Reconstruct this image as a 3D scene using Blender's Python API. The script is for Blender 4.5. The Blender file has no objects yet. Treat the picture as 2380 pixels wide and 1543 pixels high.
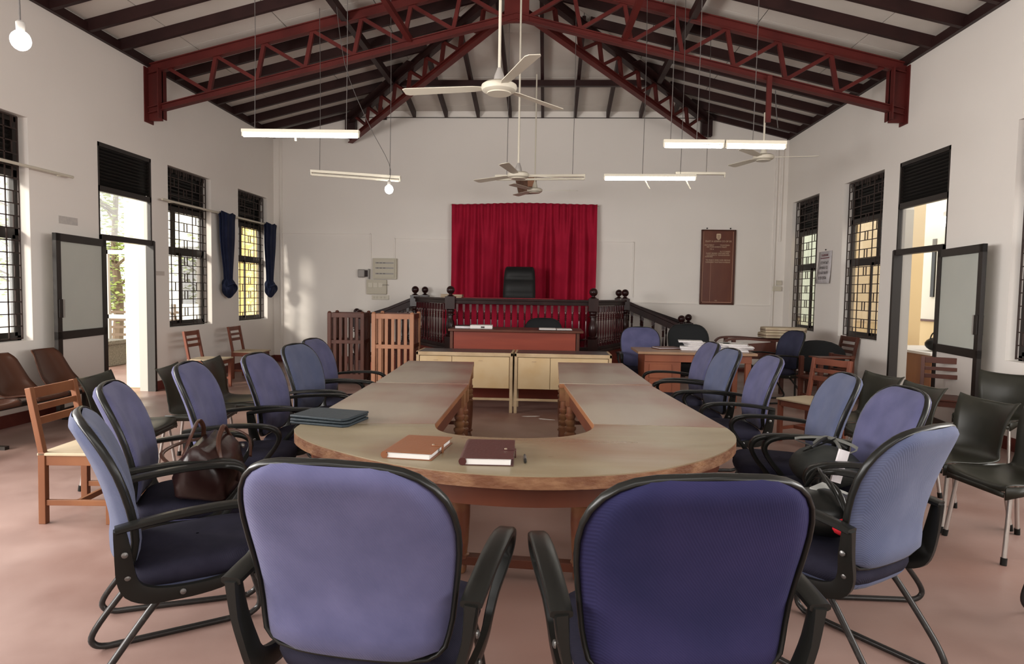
import bpy, bmesh, math, random
from mathutils import Vector, Matrix
random.seed(7)
PI = math.pi
S = bpy.context.scene
COL = S.collection

# ------------------------------------------------------------------ camera
cam = bpy.data.objects.new('camera', bpy.data.cameras.new('camera'))
COL.objects.link(cam)
cam.data.sensor_width = 36.0
cam.data.lens = 1551.1 / 2380 * 36.0
cam.data.clip_start = 0.05
cam.location = (0, 0, 1.45)
cam.matrix_world = (Matrix.Translation((0, 0, 1.45)) @ Matrix.Rotation(0.0527, 4, 'Z')
                    @ Matrix.Rotation(PI / 2 - 0.059, 4, 'X') @ Matrix.Rotation(0.0161, 4, 'Z'))
S.camera = cam

# ------------------------------------------------------------------ world, sun, exposure
w = bpy.data.worlds.new('sky'); S.world = w; w.use_nodes = True
nt = w.node_tree; nt.nodes.clear()
o_ = nt.nodes.new('ShaderNodeOutputWorld'); bg = nt.nodes.new('ShaderNodeBackground')
bg.inputs[0].default_value = (1.0, 0.98, 0.94, 1); bg.inputs[1].default_value = 1.9
nt.links.new(bg.outputs[0], o_.inputs[0])

def sun(name, d, e, ang, col):
    l = bpy.data.lights.new(name, 'SUN'); l.energy = e; l.angle = ang; l.color = col
    o = bpy.data.objects.new(name, l); COL.objects.link(o)
    o.rotation_euler = Vector(d).to_track_quat('-Z', 'Y').to_euler(); return o
sun('sun', (0.50, 0.80, -0.34), 4.0, 0.16, (1.0, 0.92, 0.80))

def area(name, loc, d, sx, sy, e, col):
    l = bpy.data.lights.new(name, 'AREA'); l.shape = 'RECTANGLE'; l.size = sx; l.size_y = sy; l.energy = e; l.color = col
    o = bpy.data.objects.new(name, l); COL.objects.link(o); o.location = loc
    o.rotation_euler = Vector(d).to_track_quat('-Z', 'Z').to_euler(); return o
# daylight of the windows and doors that lie beside and behind the camera
for i, yy in enumerate((-2.2, 0.6, 3.4)):
    area('window_daylight', (-5.3, yy, 2.0), (1, 0.12, -0.05), 1.3, 2.3, 175, (1.0, 0.97, 0.945))
    area('window_daylight', (4.35, yy, 2.0), (-1, 0.12, -0.05), 1.3, 2.3, 80, (1.0, 0.97, 0.94))
# soft fill light added overhead, behind the camera, to brighten the hall
area('overhead_fill', (-0.5, -0.8, 4.3), (0, 0.15, -1), 6.0, 2.0, 165, (1.0, 0.97, 0.93))
S.view_settings.view_transform = 'Standard'
S.view_settings.look = 'None'
S.view_settings.gamma = 1.0
S.view_settings.use_curve_mapping = False
S.view_settings.exposure = 0.42
try:
    S.cycles.use_denoising = True
    S.cycles.max_bounces = 8
    S.cycles.diffuse_bounces = 5
    S.cycles.sample_clamp_indirect = 4.0
    S.cycles.caustics_reflective = False
    S.cycles.caustics_refractive = False
except Exception:
    pass

# ------------------------------------------------------------------ materials
MATS = {}
def mat(name, c1, rough=0.6, c2=None, scale=4.0, stretch=(1, 1, 1), metal=0.0, bump=0.0, bscale=None, coat=0.0,
        lo=0.35, hi=0.7, detail=4.0, emit=None, es=1.0, spec=None, trans=0.0, alpha=1.0, weave=0.0, c3=None, s3=0.7, rough2=None, sheen=0.0):
    if name in MATS: return MATS[name]
    m = bpy.data.materials.new(name); m.use_nodes = True
    t = m.node_tree; b = t.nodes['Principled BSDF']
    def setc(v): return (v[0], v[1], v[2], 1)
    b.inputs['Base Color'].default_value = setc(c1); b.inputs['Roughness'].default_value = rough
    b.inputs['Metallic'].default_value = metal
    b.inputs['Specular IOR Level'].default_value = 0.28 if spec is None else spec
    if coat: b.inputs['Coat Weight'].default_value = coat; b.inputs['Coat Roughness'].default_value = 0.15
    if trans: b.inputs['Transmission Weight'].default_value = trans
    if sheen: b.inputs['Sheen Weight'].default_value = sheen
    b.inputs['Alpha'].default_value = alpha
    if emit:
        b.inputs['Emission Color'].default_value = setc(emit); b.inputs['Emission Strength'].default_value = es
    if c2 or bump or weave:
        tc = t.nodes.new('ShaderNodeTexCoord'); mp = t.nodes.new('ShaderNodeMapping')
        mp.inputs['Scale'].default_value = stretch
        t.links.new(tc.outputs['Object'], mp.inputs[0])
        n = t.nodes.new('ShaderNodeTexNoise'); n.inputs['Scale'].default_value = scale; n.inputs['Detail'].default_value = detail
        t.links.new(mp.outputs[0], n.inputs['Vector'])
    if c2:
        r = t.nodes.new('ShaderNodeValToRGB')
        r.color_ramp.elements[0].position = lo; r.color_ramp.elements[1].position = hi
        r.color_ramp.elements[0].color = setc(c1); r.color_ramp.elements[1].color = setc(c2)
        t.links.new(n.outputs['Fac'], r.inputs[0]); src = r.outputs[0]
        if c3:
            n3 = t.nodes.new('ShaderNodeTexNoise'); n3.inputs['Scale'].default_value = s3; n3.inputs['Detail'].default_value = 3
            t.links.new(tc.outputs['Object'], n3.inputs['Vector'])
            r3 = t.nodes.new('ShaderNodeValToRGB'); r3.color_ramp.elements[0].position = 0.45; r3.color_ramp.elements[1].position = 0.62
            t.links.new(n3.outputs['Fac'], r3.inputs[0])
            mx = t.nodes.new('ShaderNodeMixRGB'); mx.inputs[2].default_value = setc(c3)
            t.links.new(r3.outputs[0], mx.inputs[0]); t.links.new(src, mx.inputs[1]); src = mx.outputs[0]
        t.links.new(src, b.inputs['Base Color'])
    if rough2 is not None:
        mr = t.nodes.new('ShaderNodeMapRange'); mr.inputs['To Min'].default_value = rough; mr.inputs['To Max'].default_value = rough2
        mr.inputs['From Min'].default_value = 0.35; mr.inputs['From Max'].default_value = 0.65
        t.links.new(n.outputs['Fac'], mr.inputs['Value']); t.links.new(mr.outputs[0], b.inputs['Roughness'])
    if bump or weave:
        bp = t.nodes.new('ShaderNodeBump'); bp.inputs['Distance'].default_value = 0.01
        if weave:
            wv = t.nodes.new('ShaderNodeTexWave'); wv.inputs['Scale'].default_value = 85; wv.inputs['Distortion'].default_value = 0.6
            wv.wave_type = 'BANDS'; wv.bands_direction = 'DIAGONAL'
            t.links.new(tc.outputs['Object'], wv.inputs['Vector'])
            bp.inputs['Strength'].default_value = weave; t.links.new(wv.outputs['Fac'], bp.inputs['Height'])
        else:
            n2 = t.nodes.new('ShaderNodeTexNoise'); n2.inputs['Scale'].default_value = bscale or scale * 3; n2.inputs['Detail'].default_value = 5
            t.links.new(mp.outputs[0], n2.inputs['Vector'])
            bp.inputs['Strength'].default_value = bump; t.links.new(n2.outputs['Fac'], bp.inputs['Height'])
        t.links.new(bp.outputs[0], b.inputs['Normal'])
    MATS[name] = m; return m

wallm = mat('wall_paint', (0.83, 0.79, 0.74), 0.75, (0.86, 0.82, 0.77), 0.8, bump=0.08, bscale=6)
ceilm = mat('ceiling_board', (0.68, 0.64, 0.585), 0.8, (0.62, 0.575, 0.52), 1.6)
gapm = mat('roof_underside', (0.10, 0.09, 0.08), 0.9)
brown = mat('brown_steel', (0.021, 0.008, 0.008), 0.5, (0.034, 0.013, 0.012), 3, spec=0.25)
redsteel = mat('red_oxide_steel', (0.115, 0.017, 0.014), 0.5, (0.075, 0.010, 0.009), 2.5, spec=0.3)
floorm = mat('red_cement_floor', (0.215, 0.130, 0.108), 0.36, (0.300, 0.200, 0.170), 1.9, bump=0.14, bscale=9, c3=(0.205, 0.112, 0.088), s3=0.6, rough2=0.55, detail=9, spec=0.45)
skirt = mat('oxide_skirting', (0.12, 0.028, 0.022), 0.5, (0.17, 0.045, 0.035), 5)
blackalu = mat('dark_aluminium', (0.016, 0.012, 0.010), 0.4, spec=0.4)
greyalu = mat('grey_aluminium', (0.38, 0.36, 0.33), 0.4, metal=0.2)
louv = mat('black_louvre', (0.013, 0.012, 0.011), 0.4)
grillm = mat('painted_grille', (0.045, 0.030, 0.026), 0.5)
glassm = mat('clear_glass', (0.95, 0.97, 0.95), 0.02, trans=1.0, alpha=0.25, spec=0.5)
frost = mat('frosted_glass', (0.52, 0.54, 0.49), 0.25, (0.47, 0.49, 0.45), 1.0)
whitepanel = mat('white_laminate', (0.64, 0.60, 0.56), 0.4)
fabric = mat('blue_fabric', (0.056, 0.057, 0.122), 0.88, (0.084, 0.083, 0.165), 7, spec=0.2, weave=0.16, sheen=0.1)
fabric2 = mat('slate_blue_fabric', (0.058, 0.070, 0.128), 0.88, (0.082, 0.094, 0.158), 6, spec=0.2, weave=0.16, sheen=0.1)
fabric3 = mat('dark_violet_fabric', (0.014, 0.014, 0.046), 0.9, (0.023, 0.020, 0.062), 4, spec=0.12, weave=0.14)
seatfab = mat('dark_seat_fabric', (0.012, 0.011, 0.021), 0.9, (0.020, 0.019, 0.033), 8, weave=0.14, spec=0.15)
navyfab = mat('navy_chair_fabric', (0.028, 0.029, 0.055), 0.9, (0.036, 0.038, 0.068), 8, spec=0.2)
blackfab = mat('black_fabric', (0.012, 0.013, 0.014), 0.85, spec=0.2)
blackpl = mat('black_plastic', (0.009, 0.009, 0.008), 0.30, spec=0.22)
greenpl = mat('dark_olive_plastic', (0.020, 0.020, 0.014), 0.38, (0.026, 0.025, 0.018), 12, spec=0.35)
brownpl = mat('brown_plastic', (0.075, 0.032, 0.020), 0.25)
blacktube = mat('black_enamel_tube', (0.020, 0.018, 0.017), 0.25, (0.05, 0.045, 0.04), 30, lo=0.6, hi=0.8)
chrome = mat('aluminium_tube', (0.55, 0.53, 0.50), 0.3, metal=0.9)
screw = mat('screw_metal', (0.16, 0.155, 0.15), 0.35, metal=0.8)
brass = mat('pale_brass', (0.60, 0.50, 0.38), 0.3, metal=0.9)
teak = mat('orange_teak', (0.235, 0.098, 0.043), 0.45, (0.150, 0.055, 0.026), 3, (1, 1, 0.16), bump=0.1)
teak2 = mat('light_teak', (0.38, 0.185, 0.105), 0.45, (0.27, 0.115, 0.06), 3, (1, 1, 0.16), bump=0.1)
darkteak = mat('dark_chair_wood', (0.105, 0.033, 0.020), 0.42, (0.060, 0.019, 0.013), 3, (1, 1, 0.16))
rawtop = mat('pale_seat_board', (0.47, 0.39, 0.27), 0.55, (0.38, 0.30, 0.20), 4, (0.3, 1, 1))
tabtop = mat('worn_table_laminate', (0.165, 0.125, 0.070), 0.24, (0.24, 0.198, 0.130), 2.6, (0.22, 1.6, 1), bump=0.06, c3=(0.16, 0.080, 0.043), s3=0.9, rough2=0.45, detail=8, spec=0.5)
tabtop2 = mat('grey_table_laminate', (0.215, 0.172, 0.130), 0.30, (0.285, 0.24, 0.185), 2.2, (1.4, 0.25, 1), bump=0.05, c3=(0.17, 0.075, 0.052), s3=0.8, rough2=0.45, detail=8, spec=0.5)
tabedge = mat('worn_table_edge', (0.125, 0.052, 0.026), 0.5, (0.235, 0.125, 0.065), 9, (1, 1, 2), lo=0.42, hi=0.68, bump=0.4, bscale=30)
tabwood = mat('table_frame_wood', (0.098, 0.029, 0.015), 0.4, (0.062, 0.018, 0.010), 3, (1, 1, 0.2), bump=0.1)
legwood = mat('turned_leg_wood', (0.165, 0.058, 0.030), 0.35, (0.085, 0.026, 0.016), 4, (1, 1, 0.3), c3=(0.22, 0.11, 0.05), s3=5)
mahog = mat('dark_mahogany', (0.016, 0.005, 0.005), 0.25, (0.034, 0.011, 0.010), 5, (1, 1, 0.2), spec=0.25)
mahog2 = mat('red_baluster_wood', (0.070, 0.012, 0.014), 0.22, (0.04, 0.007, 0.009), 5, spec=0.45)
railwood = mat('rail_mahogany', (0.014, 0.005, 0.005), 0.4, (0.028, 0.010, 0.009), 5, (1, 1, 0.2), spec=0.15)
deskwood = mat('desk_wood', (0.205, 0.062, 0.028), 0.45, (0.14, 0.038, 0.018), 3, (1, 1, 0.16))
leather = mat('black_leather', (0.009, 0.009, 0.009), 0.5, spec=0.25, bump=0.1, bscale=40)
daisred = mat('dais_red_paint', (0.20, 0.035, 0.022), 0.5, (0.14, 0.024, 0.018), 3)
clerkred = mat('red_brown_ply', (0.235, 0.045, 0.024), 0.4, (0.16, 0.028, 0.016), 3, (0.2, 1, 2.5))
redcloth = mat('crimson_curtain', (0.40, 0.014, 0.042), 0.85, (0.33, 0.011, 0.034), 3, spec=0.1)
cream = mat('cream_cabinet', (0.47, 0.35, 0.205), 0.45, (0.42, 0.28, 0.13), 2.5, lo=0.4, hi=0.7)
creamwood = mat('pale_cabinet_frame', (0.42, 0.31, 0.19), 0.5, (0.33, 0.23, 0.13), 6)
blackrex = mat('black_worktop', (0.040, 0.034, 0.032), 0.32, (0.055, 0.040, 0.036), 3)
navy = mat('navy_curtain', (0.008, 0.012, 0.036), 0.75, (0.014, 0.020, 0.052), 6, spec=0.2)
ivory = mat('ivory_enamel', (0.62, 0.58, 0.48), 0.4)
ivorypl = mat('ivory_switchgear', (0.52, 0.48, 0.38), 0.4)
greybox = mat('grey_switch_box', (0.33, 0.31, 0.29), 0.4)
tube_on = mat('lit_tube', (1, 1, 1), 0.4, emit=(1.0, 0.97, 0.90), es=22.0)
bulb_on = mat('lit_bulb', (1, 1, 1), 0.4, emit=(1.0, 0.95, 0.86), es=16.0)
wirem = mat('grey_wire', (0.10, 0.09, 0.085), 0.6)
paper = mat('paper', (0.60, 0.57, 0.58), 0.8, (0.50, 0.47, 0.48), 20)
pages = mat('page_block', (0.62, 0.60, 0.58), 0.8)
tan = mat('tan_leather', (0.185, 0.070, 0.031), 0.42, bump=0.15, bscale=60)
oxblood = mat('maroon_leather', (0.055, 0.018, 0.016), 0.35, bump=0.15, bscale=60)
bagbrown = mat('dark_brown_leather', (0.018, 0.007, 0.006), 0.3, bump=0.2, bscale=20)
bagstrap = mat('brown_strap', (0.050, 0.020, 0.013), 0.3)
bluefold = mat('slate_folder', (0.020, 0.028, 0.034), 0.5, bump=0.2, bscale=50)
ink = mat('ink', (0.03, 0.02, 0.02), 0.6)
inkred = mat('red_ink', (0.16, 0.03, 0.04), 0.6)
boardwood = mat('plaque_wood', (0.11, 0.030, 0.018), 0.35, (0.17, 0.055, 0.028), 2.5, (1.4, 1, 0.5))
gold = mat('gold_lettering', (0.60, 0.44, 0.30), 0.4)
rust = mat('rusty_tin', (0.18, 0.09, 0.055), 0.6, (0.08, 0.035, 0.02), 14)
yellow = mat('yellow_plaster', (0.78, 0.58, 0.22), 0.7, (0.74, 0.53, 0.19), 1.5)
orange_p = mat('apricot_plaster', (0.78, 0.60, 0.34), 0.7)
paleext = mat('pale_plaster', (0.80, 0.76, 0.66), 0.7)
leafm = mat('leaf_green', (0.22, 0.30, 0.07), 0.6, (0.36, 0.42, 0.14), 3)
barkm = mat('bark', (0.14, 0.10, 0.07), 0.8)
stonem = mat('speckled_stone', (0.20, 0.19, 0.16), 0.7, (0.10, 0.095, 0.08), 40)
strawm = mat('beige_suitcase', (0.46, 0.38, 0.27), 0.6, (0.38, 0.30, 0.20), 8)
redplastic = mat('red_cloth', (0.55, 0.02, 0.03), 0.5)

# ------------------------------------------------------------------ mesh helpers
class MB:
    def __init__(s): s.v = []; s.f = []
    def add(s, vs, fs):
        n = len(s.v); s.v += [tuple(v) for v in vs]; s.f += [tuple(i + n for i in f) for f in fs]; return s
    def box(s, a, b, M=None):
        (x0, y0, z0), (x1, y1, z1) = a, b
        vs = [Vector(p) for p in ((x0, y0, z0), (x1, y0, z0), (x1, y1, z0), (x0, y1, z0), (x0, y0, z1), (x1, y0, z1), (x1, y1, z1), (x0, y1, z1))]
        if M is not None: vs = [M @ v for v in vs]
        return s.add(vs, [(0, 3, 2, 1), (4, 5, 6, 7), (0, 1, 5, 4), (1, 2, 6, 5), (2, 3, 7, 6), (3, 0, 4, 7)])
    def cb(s, c, d, M=None):
        return s.box((c[0] - d[0] / 2, c[1] - d[1] / 2, c[2] - d[2] / 2), (c[0] + d[0] / 2, c[1] + d[1] / 2, c[2] + d[2] / 2), M)
    def beam(s, p, q, w, h, up=(0, 0, 1)):
        p = Vector(p); q = Vector(q); d = (q - p).normalized(); u = Vector(up)
        sd = d.cross(u).normalized(); u = sd.cross(d).normalized()
        vs = []
        for e in (p, q):
            for a, b in ((-1, -1), (1, -1), (1, 1), (-1, 1)): vs.append(e + sd * a * w / 2 + u * b * h / 2)
        return s.add(vs, [(0, 1, 2, 3), (7, 6, 5, 4), (0, 4, 5, 1), (1, 5, 6, 2), (2, 6, 7, 3), (3, 7, 4, 0)])
    def tube(s, pts, r, n=8, closed=False, rr=None, sec=None, up=(0, 0, 1)):
        """swept section; sec = list of (a,b) offsets (side, up) scaled; rr per-point radii"""
        P = [Vector(p) for p in pts]; m = len(P); n0 = len(s.v); sc = sec or [(math.cos(2 * PI * k / n), math.sin(2 * PI * k / n)) for k in range(n)]
        n = len(sc); prev = None
        for i, p in enumerate(P):
            if closed: d = (P[(i + 1) % m] - P[i - 1])
            else: d = P[min(i + 1, m - 1)] - P[max(i - 1, 0)]
            d.normalize()
            if prev is None:
                u = Vector(up)
                if abs(d.dot(u)) > 0.95: u = Vector((1, 0, 0)) if abs(d.x) < 0.9 else Vector((0, 1, 0))
                sd = d.cross(u).normalized()
            else:
                sd = (prev - d * prev.dot(d)).normalized()
            prev = sd; uu = sd.cross(d).normalized()
            k = rr[i] if rr else r
            for a, b in sc:
                if isinstance(k, tuple): s.v.append(tuple(p + sd * a * k[0] + uu * b * k[1]))
                else: s.v.append(tuple(p + (sd * a + uu * b) * k))
        L = m if closed else m - 1
        for i in range(L):
            j = (i + 1) % m
            for k in range(n):
                a = n0 + i * n + k; b = n0 + i * n + (k + 1) % n; c = n0 + j * n + (k + 1) % n; d = n0 + j * n + k
                s.f.append((a, b, c, d))
        if not closed:
            s.f.append(tuple(n0 + k for k in reversed(range(n)))); s.f.append(tuple(n0 + (m - 1) * n + k for k in range(n)))
        return s
    def lathe(s, prof, c=(0, 0, 0), n=12, M=None):
        """prof: (radius, z) from bottom to top"""
        n0 = len(s.v); c = Vector(c)
        for r, z in prof:
            for k in range(n):
                a = 2 * PI * k / n; v = Vector((r * math.cos(a), r * math.sin(a), z))
                if M is not None: v = M @ v
                s.v.append(tuple(v + c))
        m = len(prof)
        for i in range(m - 1):
            for k in range(n):
                s.f.append((n0 + i * n + k, n0 + i * n + (k + 1) % n, n0 + (i + 1) * n + (k + 1) % n, n0 + (i + 1) * n + k))
        s.f.append(tuple(n0 + k for k in reversed(range(n)))); s.f.append(tuple(n0 + (m - 1) * n + k for k in range(n)))
        return s
    def prism(s, poly, z0, z1, M=None):
        n = len(poly); vs = [Vector((p[0], p[1], z0)) for p in poly] + [Vector((p[0], p[1], z1)) for p in poly]
        if M is not None: vs = [M @ v for v in vs]
        return s.add(vs, [tuple(reversed(range(n))), tuple(range(n, 2 * n))] + [(i, (i + 1) % n, n + (i + 1) % n, n + i) for i in range(n)])
    def grid(s, rows, closed_u=False):
        """rows of points -> quads"""
        n0 = len(s.v); m = len(rows); n = len(rows[0])
        for r in rows:
            for p in r: s.v.append(tuple(p))
        for i in range(m - 1):
            for k in range(n if closed_u else n - 1):
                k2 = (k + 1) % n
                s.f.append((n0 + i * n + k, n0 + i * n + k2, n0 + (i + 1) * n + k2, n0 + (i + 1) * n + k))
        return s
    def ball(s, c, r, n=12, sc=(1, 1, 1)):
        pr = [(max(1e-4, r * math.cos(a)), r * math.sin(a)) for a in [(-PI / 2 + PI * i / (n // 2 + 2)) for i in range(n // 2 + 3)]]
        n0 = len(s.v); s.lathe(pr, (0, 0, 0), n)
        for i in range(n0, len(s.v)):
            v = s.v[i]; s.v[i] = (c[0] + v[0] * sc[0], c[1] + v[1] * sc[1], c[2] + v[2] * sc[2])
        return s
    def mesh(s, name, m, smooth=True, ang=38):
        me = bpy.data.meshes.new(name); me.from_pydata(s.v, [], s.f); me.materials.append(m)
        bm = bmesh.new(); bm.from_mesh(me)
        bmesh.ops.recalc_face_normals(bm, faces=bm.faces)
        if smooth:
            for f in bm.faces: f.smooth = True
            lim = math.radians(ang)
            for e in bm.edges:
                if len(e.link_faces) == 2 and e.calc_face_angle(0) > lim: e.smooth = False
        bm.to_mesh(me); bm.free(); return me
    def build(s, name, m, parent=None, smooth=True, bevel=0, solid=0, subsurf=0, ang=38):
        me = s.mesh(name, m, smooth, ang)
        o = bpy.data.objects.new(name, me); COL.objects.link(o)
        if parent is not None: o.parent = parent
        if solid:
            k = o.modifiers.new('solid', 'SOLIDIFY'); k.thickness = solid; k.offset = 0
        if subsurf:
            k = o.modifiers.new('sub', 'SUBSURF'); k.levels = subsurf; k.render_levels = subsurf
        if bevel:
            k = o.modifiers.new('bevel', 'BEVEL'); k.width = bevel; k.segments = 2; k.limit_method = 'ANGLE'; k.angle_limit = 0.7
        return o

def inst(o, parent, loc, rot=(0, 0, 0), name=None, scale=None):
    c = o.copy(); COL.objects.link(c); c.parent = parent; c.location = loc; c.rotation_euler = rot
    if scale: c.scale = scale
    return c
def empty(name, loc=(0, 0, 0), rz=0, label=None, cat=None, group=None, kind=None):
    o = bpy.data.objects.new(name, None); COL.objects.link(o); o.location = loc; o.rotation_euler = (0, 0, rz)
    o.empty_display_size = 0.1
    return tag(o, label, cat, group, kind)
def tag(o, label=None, cat=None, group=None, kind=None):
    if label: o['label'] = label
    if cat: o['category'] = cat
    if group: o['group'] = group
    if kind: o['kind'] = kind
    return o
def copy_tree(o, parent=None):
    c = o.copy(); COL.objects.link(c); c.parent = parent
    for ch in [x for x in bpy.data.objects if x.parent == o]: copy_tree(ch, c)
    return c
KIDS = {}
def fast_copy(o, parent=None):
    c = o.copy(); COL.objects.link(c); c.parent = parent
    for ch in KIDS_of(o): fast_copy(ch, c)
    return c
def KIDS_of(o):
    if o.name not in KIDS: KIDS[o.name] = [x for x in bpy.data.objects if x.parent == o]
    return KIDS[o.name]
def catmull(pts, k=4, closed=False):
    P = [Vector(p) if len(p) == 3 else Vector((p[0], p[1], 0)) for p in pts]; n = len(P); out = []
    for i in range(n if closed else n - 1):
        if closed: a, b, c, d = P[i - 1], P[i], P[(i + 1) % n], P[(i + 2) % n]
        else: a, b, c, d = P[max(i - 1, 0)], P[i], P[i + 1], P[min(i + 2, n - 1)]
        for j in range(k):
            t = j / k
            out.append(0.5 * ((2 * b) + (c - a) * t + (2 * a - 5 * b + 4 * c - d) * t * t + (3 * b - a - 3 * c + d) * t ** 3))
    if not closed: out.append(P[-1])
    return out
def smoothstep(a, b, x):
    t = min(1, max(0, (x - a) / (b - a))); return t * t * (3 - 2 * t)
def interp(tab, x):
    for (a, va), (b, vb) in zip(tab, tab[1:]):
        if x <= b: return va + (vb - va) * (max(x, a) - a) / (b - a)
    return tab[-1][1]

# ================================================================== ROOM SHELL
XL, XR, YB, YF = -5.45, 4.50, 13.05, -4.0
TH = 0.20
ZE = 4.44                       # top of the side walls
XM = (XL + XR) / 2
PITCH = 0.248
ZR = ZE + (XR - XM) * PITCH
YT = 8.92                       # truss, end of the ridge
ZH = 4.83                       # eave of the far hip
HS = (ZR - ZH) / (YB - YT)
WINS = [(-3.2, -2.0), (-0.8, 0.4), (1.6, 2.8), (5.58, 6.79), (9.36, 10.585), (11.53, 12.74)]
DOORS = [(3.5, 4.6), (7.87, 8.96)]
ZT, ZS, ZD = 3.19, 0.862, 2.02
fl = MB().box((XL - TH, YF - TH, -0.1), (XR + TH, YB + TH, 0)).build('floor', floorm, smooth=False); tag(fl, kind='structure')

def side_wall(name, X, sgn):
    """slab between openings; X = inner face, sgn = direction to the outside"""
    a, b = (X, X + sgn * TH) if sgn > 0 else (X + sgn * TH, X)
    m = MB(); ops = sorted([(y0, y1, ZS) for y0, y1 in WINS] + [(y0, y1, 0) for y0, y1 in DOORS])
    y = YF - TH
    for y0, y1, zs in ops:
        m.box((a, y, 0), (b, y0, ZE + 0.12)); m.box((a, y0, ZT), (b, y1, ZE + 0.12))
        if zs: m.box((a, y0, 0), (b, y1, zs))
        y = y1
    m.box((a, y, 0), (b, YB + TH, ZE + 0.12))
    return tag(m.build(name, wallm, smooth=False), kind='structure')
side_wall('wall_left', XL, -1); side_wall('wall_right', XR, 1)
# far wall: gable clipped by the hip
xh = (ZH - ZE) / PITCH
m = MB(); poly = [(XL - TH, 0), (XR + TH, 0), (XR + TH, ZE + 0.09), (XR, ZE + 0.12), (XR - xh, ZH + 0.115), (XL + xh, ZH + 0.115), (XL, ZE + 0.12), (XL - TH, ZE + 0.09)]
Mx = Matrix(((1, 0, 0, 0), (0, 0, -1, YB), (0, 1, 0, 0), (0, 0, 0, 1)))
m.prism(poly, 0, -TH, Mx); tag(m.build('wall_back', wallm, smooth=False), kind='structure')
m = MB(); m.box((XL - TH, YF - TH, 0), (XR + TH, YF, 6.4)); tag(m.build('wall_front', wallm, smooth=False), kind='structure')
# red skirting band
BH = 0.13
def strip(name, a, b):
    tag(MB().box(a, b).build(name, skirt, smooth=False, bevel=0.003), kind='structure')
m = MB(); ys = [YF] + [v for d in DOORS for v in d] + [YB]
for i in range(0, len(ys), 2): m.box((XL, ys[i], 0), (XL + 0.012, ys[i + 1], BH))
tag(m.build('baseboard_left', skirt, smooth=False), kind='structure')
m = MB()
for i in range(0, len(ys), 2): m.box((XR - 0.012, ys[i], 0), (XR, ys[i + 1], BH))
tag(m.build('baseboard_right', skirt, smooth=False), kind='structure')
strip('baseboard_back', (XL, YB - 0.012, 0), (XR, YB, BH))

# ------------------------------------------------------------------ ceiling: boards between steel rafters
ceil = empty('ceiling', (0, 0, 0), kind='structure')
def zside(x): return ZE + 0.10 + (min(x - XL, XR - x)) * PITCH
def zhip(y): return ZH + 0.10 + (YB - y) * HS
def clip(poly, a, b, c):        # keep a*x+b*y<=c
    out = []
    for i in range(len(poly)):
        p, q = poly[i], poly[(i + 1) % len(poly)]
        fp, fq = a * p[0] + b * p[1] - c, a * q[0] + b * q[1] - c
        if fp <= 0: out.append(p)
        if (fp < 0) != (fq < 0) and fp != fq:
            t = fp / (fp - fq); out.append((p[0] + (q[0] - p[0]) * t, p[1] + (q[1] - p[1]) * t))
    return out
# hip lines in plan: from (XM,YT) to (XL+xh,YB) and (XR-xh,YB)
hx = XM - (XL + xh); hy = YB - YT
def board(poly, zf, name='panel'):
    if len(poly) < 3: return
    ar = abs(sum(poly[i][0] * poly[(i + 1) % len(poly)][1] - poly[(i + 1) % len(poly)][0] * poly[i][1] for i in range(len(poly)))) / 2
    if ar < 0.004: return
    cx = sum(p[0] for p in poly) / len(poly); cy = sum(p[1] for p in poly) / len(poly)
    g = 0.005
    pp = []
    for p in poly:
        d = Vector((cx - p[0], cy - p[1])); L = max(d.length, 1e-4); pp.append((p[0] + d.x / L * g * 1.4, p[1] + d.y / L * g * 1.4))
    n = len(pp)
    vs = [(p[0], p[1], zf(p)) for p in pp] + [(p[0], p[1], zf(p) + 0.012) for p in pp]
    MB().add(vs, [tuple(reversed(range(n))), tuple(range(n, 2 * n))] + [(i, (i + 1) % n, n + (i + 1) % n, n + i) for i in range(n)]).build(name, ceilm, ceil, smooth=False)
RS = 0.605
rys = [YT + RS * k for k in range(-12, 7)]
def left_lim(poly):   # side region on the left of the hip line
    return clip(clip(poly, 1, 0, XM), hy, hx, hy * XM + hx * YT) if max(p[1] for p in poly) > YT else clip(poly, 1, 0, XM)
def right_lim(poly):
    return clip(clip(poly, -1, 0, -XM), -hy, hx, -hy * XM + hx * YT) if max(p[1] for p in poly) > YT else clip(poly, -1, 0, -XM)
edges = [0.0, 0.62, 1.84, 3.06, 4.28, 4.975]
for i in range(len(rys)):
    y0 = rys[i]; y1 = min(y0 + RS, YB)
    if y1 <= y0: continue
    sh = 0.0 if i % 2 else 0.0
    for a, b in zip(edges, edges[1:]):
        board(left_lim([(XL + a, y0), (XL + b, y0), (XL + b, y1), (XL + a, y1)]), lambda p: zside(p[0]))
        board(right_lim([(XR - b, y0), (XR - a, y0), (XR - a, y1), (XR - b, y1)]), lambda p: zside(p[0]))
hb = [XM + 0.62 * (k + 0.5) for k in range(-7, 7)]
hys = [YT, YT + 1.6, YT + 2.9, YB - 0.22, YB]
for a, b in zip(hb, hb[1:]):
    for c, d in zip(hys, hys[1:]):
        q = [(a, c), (b, c), (b, d), (a, d)]
        q = clip(q, -hy, -hx, -(hy * XM + hx * YT)); q = clip(q, hy, -hx, hy * XM - hx * YT) if len(q) > 2 else q
        board(q, lambda p: zhip(p[1]))
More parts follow.
